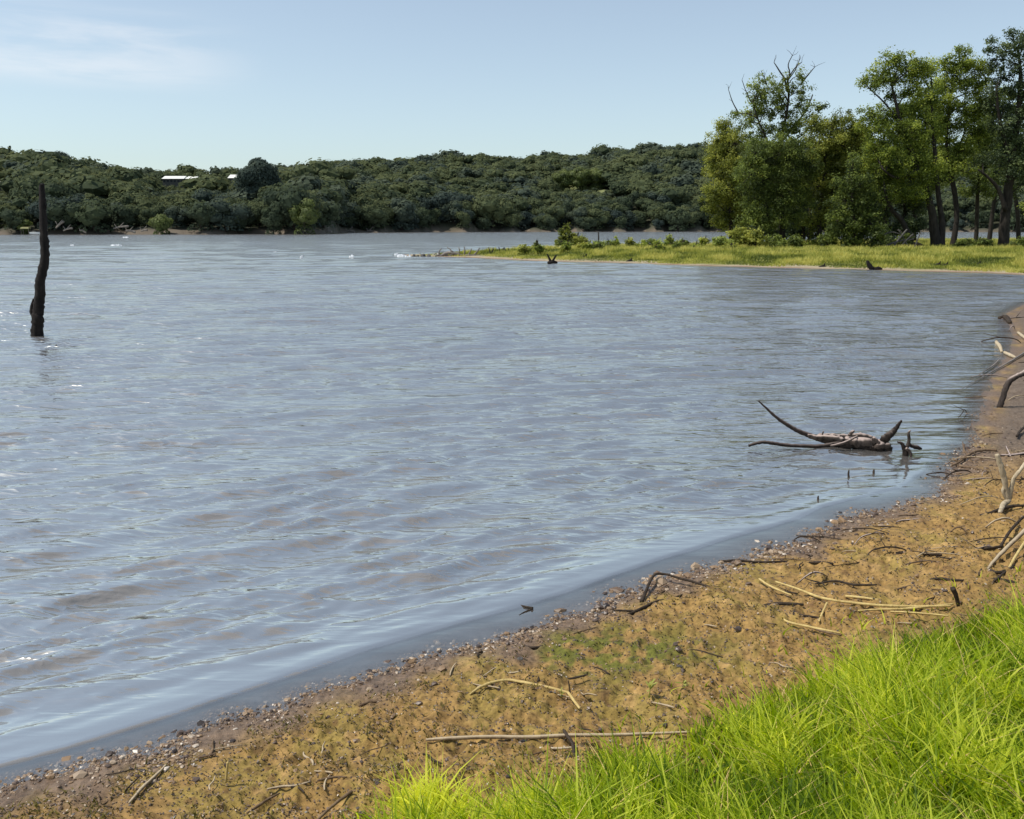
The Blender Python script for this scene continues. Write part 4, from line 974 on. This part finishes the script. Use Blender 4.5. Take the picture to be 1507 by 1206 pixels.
tag(link('meadow_grass', mb.mesh('meadow_grass', [M['grass_pen']])), 'yellow green grass covering the low point across the bay', 'grass', kind='stuff')
# taller weed plants along the crest of the point
near_tree('shrub', 'leafy green shrub standing alone on the point', 86, 836, [([(838,362),(838,352),(834,342)], [3,2,1.5], [0]), ([(838,358),(848,350)], [2,1], [0])],
    [(830,342,8,5,0),(838,348,12,6,0),(850,352,8,5,0),(828,352,9,5,0),(843,356,12,5,0),(822,357,6,4,0),(833,336,5,4,0)], 'leaf_yellow', 201, leaf=0.2, per=34, dens=3.0, sub_r=0.3, cat='shrub', tint=0.45)
wl = [(860,352,5,5),(898,357,6,4),(908,355,5,5),(935,354,6,6),(955,356,8,5),(980,352,6,6),(992,358,9,5),(1008,354,6,5),(1028,358,9,5),(768,366,6,4),(792,362,6,5),(803,364,5,4),(1040,353,6,6),(872,360,7,4)]
rw_ = np.random.default_rng(808)
for k in range(16): wl.append((rw_.uniform(760, 1240), rw_.uniform(355, 372), 6, 4))
wl = [(px+rw_.uniform(-8, 8), py+rw_.uniform(-1, 2), w*rw_.uniform(.5, 1.7), h_*rw_.uniform(.5, 1.5)) for px, py, w, h_ in wl]
for i, (px, py, w, h_) in enumerate(wl):
    near_tree('weed_clump', 'knee high green weed clump along the crest of the point', (86-0.02*(960-px)) if py < 360 else 74, px, [([(px, py+h_),(px, py)], [1.5,1], [0])], [(px,py,w,h_,0),(px+w*.6,py+h_*.4,w*.6,h_*.6,0),(px-w*.7,py+h_*.5,w*.5,h_*.6,0)],
        ['leaf_yellow','leaf_mid','leaf_olive'][i % 3], 300+i, leaf=0.16, per=26, dens=2.5, sub_r=0.26, cat='plant', tint=0.6, group='weed clumps along the crest of the point')

# ------------------------------------------------------------------ far woodland
def far_proto(seed, w, h, mat, leaf=0.95, per=80, lobes=14, trunk=True, conic=False):
    rng = np.random.default_rng(seed); mb = MB()
    for k in range(lobes):
        if conic:
            t = k/lobes; a = rng.uniform(0, 2*pi); rr = (1-t)*w*0.32
            c = np.array([cos(a)*rr, sin(a)*rr, h*(0.12+0.83*t)]); rad = np.array([1, 1, 1.0])*(0.5+(1-t)*w*0.22)
        else:
            d = rng.normal(0, 1, 3); d /= np.linalg.norm(d); d[2] = d[2]*0.9
            c = np.array([0, 0, h*0.58]) + d*np.array([w*.33, w*.33, h*.33])*rng.uniform(.6, 1.05)
            rad = np.array([1, 1, .8])*rng.uniform(.17, .27)*w
        q = rng.normal(0, 1, (per, 3)); q /= np.linalg.norm(q, axis=1)[:, None]
        q[:, 2] = np.where(q[:, 2] < -0.3, -q[:, 2], q[:, 2])
        pts = c + q*rad*rng.uniform(.75, 1.12, (per, 1))
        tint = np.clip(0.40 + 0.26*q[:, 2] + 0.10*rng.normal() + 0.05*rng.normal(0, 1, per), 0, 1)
        leaves(mb, pts, q, leaf, rng, tint, aspect=0.9, jit=0.2)
        mb.add(V0*rad*0.8+c, None, T0, 0.34)  # inner core tone raised as part of the painted haze
    # low skirt so that the wood reads closed to the ground
    if not conic:
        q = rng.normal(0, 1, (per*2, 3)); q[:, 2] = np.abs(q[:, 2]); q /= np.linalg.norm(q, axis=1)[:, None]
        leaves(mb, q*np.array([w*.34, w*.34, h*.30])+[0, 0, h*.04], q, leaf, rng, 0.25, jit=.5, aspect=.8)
    if trunk: tube(mb, [[0, 0, -1], [0.1, 0, h*.3], [0, 0.1, h*.6]], [w*.03, w*.025, w*.012], seg=5, sub=2, mi=1)
    return mb
V0, T0 = ico()
protos = []
for i, (w, h, mat) in enumerate([(13,10.5,'leaf_far'),(16,11.5,'leaf_far'),(12,11.5,'leaf_far_hazy'),(14,10,'leaf_far_hazy'),(11,9.5,'leaf_far'),(17,12,'leaf_far')]):
    mb = far_proto(400+i, w, h, mat); protos.append((mb, mat, w, h))
pm = [mb.mesh('woodland_tree', [M[mat], M['bark_tree']]) for mb, mat, w, h in protos]

r = np.random.default_rng(99)
cand = []
# grid-jittered positions over the far land
xs = np.arange(-620, 760, 8.6)
for yy in np.arange(325, 960, 8.6):
    xx = xs + r.uniform(-3.2, 3.2, len(xs)); y_ = yy + r.uniform(-3.2, 3.2, len(xs))
    cand.append(np.stack([xx, y_], 1))
cand = np.concatenate(cand)
px, sh, rd, zr = far_tab(cand[:, 0], cand[:, 1])
hz = height(cand[:, 0], cand[:, 1])
k = (hz > 0.45) & (px > -260) & (px < 1780) & (cand[:, 1] < rd + 25)
cand, px, sh, hz, rd = cand[k], px[k], sh[k], hz[k], rd[k]
# clearing in front of the white-roofed buildings
def top_px(zz, D): return HOR - (zz-H)/D*F
bl = []
for (x0, x1, ry, D_) in [(238,289,262,560), (334,347,262,556), (-20,9,268,470), (826,884,270,728)]:
    bl.append((x0, x1, ry, D_))
th = np.clip(r.normal(11.0, 2.6, len(cand)), 6, 17.5)
ok = np.ones(len(cand), bool)
for (x0, x1, ry, D_) in bl:
    m_ = (px > x0-17) & (px < x1+17) & (cand[:, 1] < D_+10)
    lim = H + (HOR-(ry+2))/F*cand[:, 1] - hz      # height that would just cover the roof
    ok &= ~(m_ & (lim < 6.4) ) ; th = np.where(m_, np.minimum(th, np.maximum(lim*0.56-0.5, 2.8)), th)
    ok &= ~((px > x0-8) & (px < x1+8) & (np.abs(cand[:, 1]-D_) < 9))
cand, px, sh, hz, th = cand[ok], px[ok], sh[ok], hz[ok], th[ok]
print('far trees', len(cand))
order = np.argsort((cand[:, 1]-sh) + 0.0*px)     # those standing at the water's edge first
vis = (px[order] > -30) & (px[order] < 1540)
ind = order[vis][:286]
indset = set(ind.tolist())
for i in ind:
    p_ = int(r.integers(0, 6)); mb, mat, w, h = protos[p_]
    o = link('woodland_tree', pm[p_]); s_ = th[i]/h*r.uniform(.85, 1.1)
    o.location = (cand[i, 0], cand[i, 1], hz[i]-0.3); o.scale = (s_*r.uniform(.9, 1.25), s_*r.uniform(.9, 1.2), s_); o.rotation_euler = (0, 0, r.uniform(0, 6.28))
    reg = 'left headland' if px[i] < 485 else ('middle far bank' if px[i] < 1040 else 'far bank seen behind the grove')
    tag(o, 'dark green round crowned tree lining the water on the ' + reg, 'tree', 'waterside trees on the ' + reg)
# the rest of the wood as one mass
rest = [i for i in range(len(cand)) if i not in indset]
big = {}
for mi_, mt in enumerate(['leaf_far', 'leaf_far_hazy']): big[mt] = mi_
Vs, Qs, Ts, tn, mq, mt_ = [], [], [], [], [], []; off = 0
lite = []
for i, (w, h, mat) in enumerate([(13,10.5,'leaf_far'),(16,11.5,'leaf_far'),(12,11.5,'leaf_far_hazy'),(14,10,'leaf_far_hazy'),(11,9.5,'leaf_far'),(17,12,'leaf_far')]):
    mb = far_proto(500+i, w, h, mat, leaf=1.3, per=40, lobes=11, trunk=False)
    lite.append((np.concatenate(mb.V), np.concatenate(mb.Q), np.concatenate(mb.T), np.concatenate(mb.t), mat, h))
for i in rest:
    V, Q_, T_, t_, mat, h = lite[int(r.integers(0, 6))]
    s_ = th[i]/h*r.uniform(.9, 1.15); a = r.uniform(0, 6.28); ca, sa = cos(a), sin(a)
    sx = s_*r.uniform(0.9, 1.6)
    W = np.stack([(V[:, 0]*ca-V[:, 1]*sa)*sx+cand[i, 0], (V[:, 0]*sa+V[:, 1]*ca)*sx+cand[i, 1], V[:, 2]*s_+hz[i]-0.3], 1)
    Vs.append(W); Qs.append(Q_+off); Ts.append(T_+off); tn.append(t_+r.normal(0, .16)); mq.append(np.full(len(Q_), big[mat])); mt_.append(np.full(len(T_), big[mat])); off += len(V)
me = mesh_np('woodland', np.concatenate(Vs), np.concatenate(Qs), np.concatenate(Ts), [M['leaf_far'], M['leaf_far_hazy']], np.concatenate(mq+mt_), {'tint': np.concatenate(tn)})
tag(link('woodland', me), 'dense dark green woodland covering the hills beyond the lake', 'woodland', kind='stuff')

# stand-out far trees
def far_tree(name, label, px, D, top_y, w_px, mat, seed, conic=False, base_y=None, per=90, lobes=22, leaf=0.6):
    g = at(px, 340, D); gz = float(height(g[0], g[1])); 
    if base_y is not None: gz = at(px, base_y, D)[2]
    h = at(px, top_y, D)[2] - gz; w = w_px*D/F
    root = empty(name, (g[0], g[1], gz), label, 'tree')
    rng_h = far_proto(seed, w, h, mat, leaf=leaf, per=per*2, lobes=lobes, trunk=False, conic=conic)
    link('crown', rng_h.mesh('crown', [M[mat]]), root)
    mb = MB(); tube(mb, [[0, 0, -1], [0.1, 0, h*.3], [0, 0.1, h*.7]], [w*.035, w*.03, w*.012], seg=6, sub=2); link('trunk', mb.mesh('trunk', [M['bark_tree']]), root)
far_tree('oak_tree', 'big round dark tree rising above the headland skyline', 381, 395, 230, 64, 'leaf_far_hazy', 601, per=200, lobes=46, leaf=0.95)
far_tree('cedar_tree', 'small dark pointed cedar on the left skyline', 26, 590, 212, 18, 'leaf_far_hazy', 602, conic=True, leaf=0.5)
far_tree('willow_tree', 'bright yellow green tree at the end of the headland', 448, 352, 292, 46, 'leaf_far_pale', 603)
far_tree('willow_tree', 'pale green tree at the waterside left of the big round tree', 238, 340, 318, 34, 'leaf_far_pale', 604, per=60)
far_tree('willow_tree', 'grey green small tree between the round tree and the yellow green one', 402, 352, 298, 34, 'leaf_far', 605)
far_tree('shade_tree', 'pale green broad tree high on the far hillside, middle one of three', 852, 728, 247, 36, 'leaf_far_pale', 606, leaf=1.0)
far_tree('shade_tree', 'pale green tree high on the far hillside, left one of three', 828, 730, 252, 32, 'leaf_far_pale', 616, leaf=1.0)
far_tree('shade_tree', 'pale green tree high on the far hillside, right one of three', 876, 730, 250, 30, 'leaf_far_pale', 626, leaf=1.0)
far_tree('shade_tree', 'feathery tree on the left skyline', 100, 590, 222, 30, 'leaf_far_hazy', 607)
far_tree('bush', 'yellow green bush at the left bank by the small dock', 38, 334, 322, 22, 'leaf_far_pale', 608, per=40, lobes=10)

# white-roofed buildings in the trees
def building(px0, px1, y_roof, D, label, wins, roof_px=4):
    a = at(px0, y_roof, D); b_ = at(px1, y_roof, D); L_ = b_[0]-a[0]; zt = a[2]; wd = 9.0; cx = (a[0]+b_[0])/2
    gz = float(height(cx, D)); hw = min(3.2, max(zt-gz, 2.6)); z0 = zt-hw
    root = empty('long_house', (cx, D, z0), label, 'building')
    mb = MB(); x0, x1 = -L_/2+.4, L_/2-.4
    def box(mb, x0, x1, y0, y1, z0, z1):
        V = [(x0,y0,z0),(x1,y0,z0),(x1,y1,z0),(x0,y1,z0),(x0,y0,z1),(x1,y0,z1),(x1,y1,z1),(x0,y1,z1)]
        mb.add(V, [[0,1,5,4],[1,2,6,5],[2,3,7,6],[3,0,4,7],[4,5,6,7],[3,2,1,0]])
    box(mb, x0, x1, 0, wd, -6, hw-0.1); link('wall', mb.mesh('wall', [M['house_wall']]), root)
    rh = roof_px*D/F; mb = MB()
    V = [(-L_/2,-.6,hw-.15),(L_/2,-.6,hw-.15),(L_/2,wd+.6,hw-.15),(-L_/2,wd+.6,hw-.15),(-L_/2+.3,wd/2,hw+rh),(L_/2-.3,wd/2,hw+rh)]
    mb.add(V, [[0,1,5,4],[2,3,4,5],[3,2,1,0]], [[1,2,5],[3,0,4]]); link('roof', mb.mesh('roof', [M['white_roof']]), root)
    for k in range(wins):
        xw = x0 + (k+.5)*(x1-x0)/wins
        mb = MB(); box(mb, xw-.6, xw+.6, -.04, .02, hw-2.0, hw-.8); link('window', mb.mesh('window', [M['window']]), root)
building(238, 271, 263, 560, 'long white roofed building among trees on the headland', 6, 4)
building(273, 289, 263, 562, 'shorter white roofed building joining the long one', 3, 3.5)
building(335, 348, 262, 556, 'small white roofed house beside the big round tree', 2, 5)
building(-16, 8, 269, 470, 'white roofed building cut by the left edge', 4, 4)

# small dock / boat on the left bank
D_ = 331
g = at(51, 339, D_)
root = empty('moored_boat', (g[0], g[1], 0.1), 'small white boat moored at the left far bank beside the dead trunk', 'boat')
def hull(mb, L_, w, h):
    secs = []
    for t, f in [(-1, .75), (-.5, 1), (0, 1), (.5, .85), (.85, .4), (1, .05)]:
        secs.append([(t*L_/2, -w/2*f, h), (t*L_/2, -w/2*f*.7, 0), (t*L_/2, w/2*f*.7, 0), (t*L_/2, w/2*f, h)])
    V = np.array(secs).reshape(-1, 3); Q_ = []
    for i in range(5):
        for j in range(3): Q_.append([i*4+j, i*4+j+1, i*4+4+j+1, i*4+4+j])
        Q_.append([i*4+3, i*4, i*4+4, i*4+7])
    Q_.append([0, 3, 2, 1]); mb.add(V, Q_)
mb = MB(); hull(mb, 3.4, 1.4, .8); link('hull', mb.mesh('hull', [M['white_hull']]), root)
mb = MB(); V = V0*np.array([.8, .5, .3])+[-.3, 0, .95]; mb.add(V, None, T0); link('cover', mb.mesh('cover', [M['house_wall']]), root)
g = at(38, 338, D_)
root = empty('dock_canopy', (g[0], g[1], 0), 'low yellow canopy on posts at the left far bank', 'canopy')
mb = MB(); mb.add([(-1.5,-1,2.0),(1.5,-1,2.0),(1.5,1,2.2),(-1.5,1,2.2),(-1.3,-.8,2.45),(1.3,-.8,2.45),(1.3,.8,2.6),(-1.3,.8,2.6)], [[0,1,5,4],[1,2,6,5],[2,3,7,6],[3,0,4,7],[4,5,6,7],[3,2,1,0]]); link('roof', mb.mesh('roof', [M['yellow']]), root)
for sx_ in (-1.3, 1.3):
    for sy_ in (-.8, .8):
        mb = MB(); tube(mb, [[sx_, sy_, -.5], [sx_, sy_, 2.1]], [.06, .06], seg=6, sub=1); link('post', mb.mesh('post', [M['grey_log']]), root)

# fallen timber along the left far bank
r = np.random.default_rng(123)
for px, py, L_, ang, lab in [(88,331,15,-40,'grey fallen trunk slanting to the water right of the dead trunk'), (100,338,14,-15,'low grey fallen trunk at the foot of the slanting one'), (122,341,10,20,'grey timber on the left bank between the slanting trunk and the branchy one'),
    (178,335,22,-8,'pale branchy fallen tree on the left far bank'), (192,341,14,10,'short grey log below the branchy fallen tree'), (212,340,10,-12,'short grey log right of the branchy fallen tree'), (480,342,16,-4,'pale log lying off the end of the headland'),
    (515,341,12,0,'flat pink brown log on the bank just right of the headland'), (545,341,10,5,'flat log on the bank second right of the headland')]:
    D_ = float(np.interp(px, T_x, T_sh)) - 3
    a = radians(-ang); dx, dy = cos(a)*L_/2, -sin(a)*L_/2
    far_sticks('fallen_tree', lab, 'fallen tree', [([(px-dx, py-dy*-1*-1),(px, py-1),(px+dx, py+dy)], [2,3,3.5]), ([(px-2, py),(px+1, py-4),(px+4, py-7)], [2,1.3,.8]), ([(px-dx*.6, py),(px-dx*.6-3, py-5)], [1.5,.8])], D_, 'grey_log')

# ------------------------------------------------------------------ light
SUN_EL, SUN_AZ = 60.0, -98.0      # degrees; azimuth measured from straight ahead, negative = left
sd = bpy.data.lights.new('sun', 'SUN'); sd.energy = 4.4; sd.angle = radians(0.5); sd.color = (1.0, 0.95, 0.87)
so = bpy.data.objects.new('sun', sd); COL.objects.link(so)
so.rotation_euler = (radians(90-SUN_EL), 0, radians(180 - SUN_AZ) )
w = bpy.data.worlds.new('World'); scene.world = w; w.use_nodes = True
ns = w.node_tree.nodes; L = w.node_tree.links; ns.clear()
out = N(ns, 'ShaderNodeOutputWorld'); bg = N(ns, 'ShaderNodeBackground', inp={'Strength': 0.144})
sky = N(ns, 'ShaderNodeTexSky', sky_type='NISHITA', sun_disc=False)
sky.sun_elevation = radians(SUN_EL); sky.sun_rotation = radians(SUN_AZ); sky.air_density = 1.0; sky.dust_density = 0.9; sky.ozone_density = 1.0; sky.altitude = 200
hs = N(ns, 'ShaderNodeHueSaturation', inp={'Saturation': 0.68, 'Value': 1.0})
tm = N(ns, 'ShaderNodeMix', data_type='RGBA', blend_type='MULTIPLY'); tm.inputs['Factor'].default_value = 1; tm.inputs[7].default_value = (0.875, 1.0, 1.02, 1)
L.new(sky.outputs[0], tm.inputs[6]); L.new(tm.outputs[2], hs.inputs['Color'])
tc = N(ns, 'ShaderNodeTexCoord'); sx = N(ns, 'ShaderNodeSeparateXYZ'); L.new(tc.outputs['Generated'], sx.inputs[0])
# thin cirrus: streaked noise kept to a band low in the left of the sky
mp = N(ns, 'ShaderNodeMapping'); mp.inputs['Scale'].default_value = (3.0, 3.0, 22.0); mp.inputs['Rotation'].default_value = (0, radians(-6), 0)
L.new(tc.outputs['Generated'], mp.inputs['Vector'])
cn = N(ns, 'ShaderNodeTexNoise', inp={'Scale': 1.7, 'Detail': 6.0, 'Roughness': 0.55, 'Distortion': 0.4}); L.new(mp.outputs[0], cn.inputs['Vector'])
cr = N(ns, 'ShaderNodeMapRange', interpolation_type='SMOOTHSTEP', inp={'From Min': 0.38, 'From Max': 0.68}); L.new(cn.outputs['Fac'], cr.inputs['Value'])
mz1 = N(ns, 'ShaderNodeMapRange', interpolation_type='SMOOTHSTEP', inp={'From Min': 0.12, 'From Max': 0.145}); L.new(sx.outputs['Z'], mz1.inputs['Value'])
mz2 = N(ns, 'ShaderNodeMapRange', interpolation_type='SMOOTHSTEP', inp={'From Min': 0.205, 'From Max': 0.175}); L.new(sx.outputs['Z'], mz2.inputs['Value'])
mx1 = N(ns, 'ShaderNodeMapRange', interpolation_type='SMOOTHSTEP', inp={'From Min': -0.22, 'From Max': -0.36}); L.new(sx.outputs['X'], mx1.inputs['Value'])
pr = None
for o_ in (mz1, mz2, mx1):
    mm = N(ns, 'ShaderNodeMath', operation='MULTIPLY'); L.new((pr or cr).outputs[0], mm.inputs[0]); L.new(o_.outputs[0], mm.inputs[1]); pr = mm
mm = N(ns, 'ShaderNodeMath', operation='MULTIPLY', inp={1: 0.42}); L.new(pr.outputs[0], mm.inputs[0])
cm = N(ns, 'ShaderNodeMix', data_type='RGBA'); cm.inputs[7].default_value = (6.6, 6.7, 6.9, 1)
L.new(mm.outputs[0], cm.inputs['Factor']); L.new(hs.outputs[0], cm.inputs[6])
L.new(cm.outputs[2], bg.inputs['Color']); L.new(bg.outputs[0], out.inputs['Surface'])

scene.view_settings.view_transform = 'Standard'; scene.view_settings.look = 'None'; scene.view_settings.exposure = 0
scene.cycles.use_denoising = True; scene.cycles.sample_clamp_direct = 3.0; scene.cycles.sample_clamp_indirect = 3.0
scene.cycles.max_bounces = 6; scene.cycles.transparent_max_bounces = 6
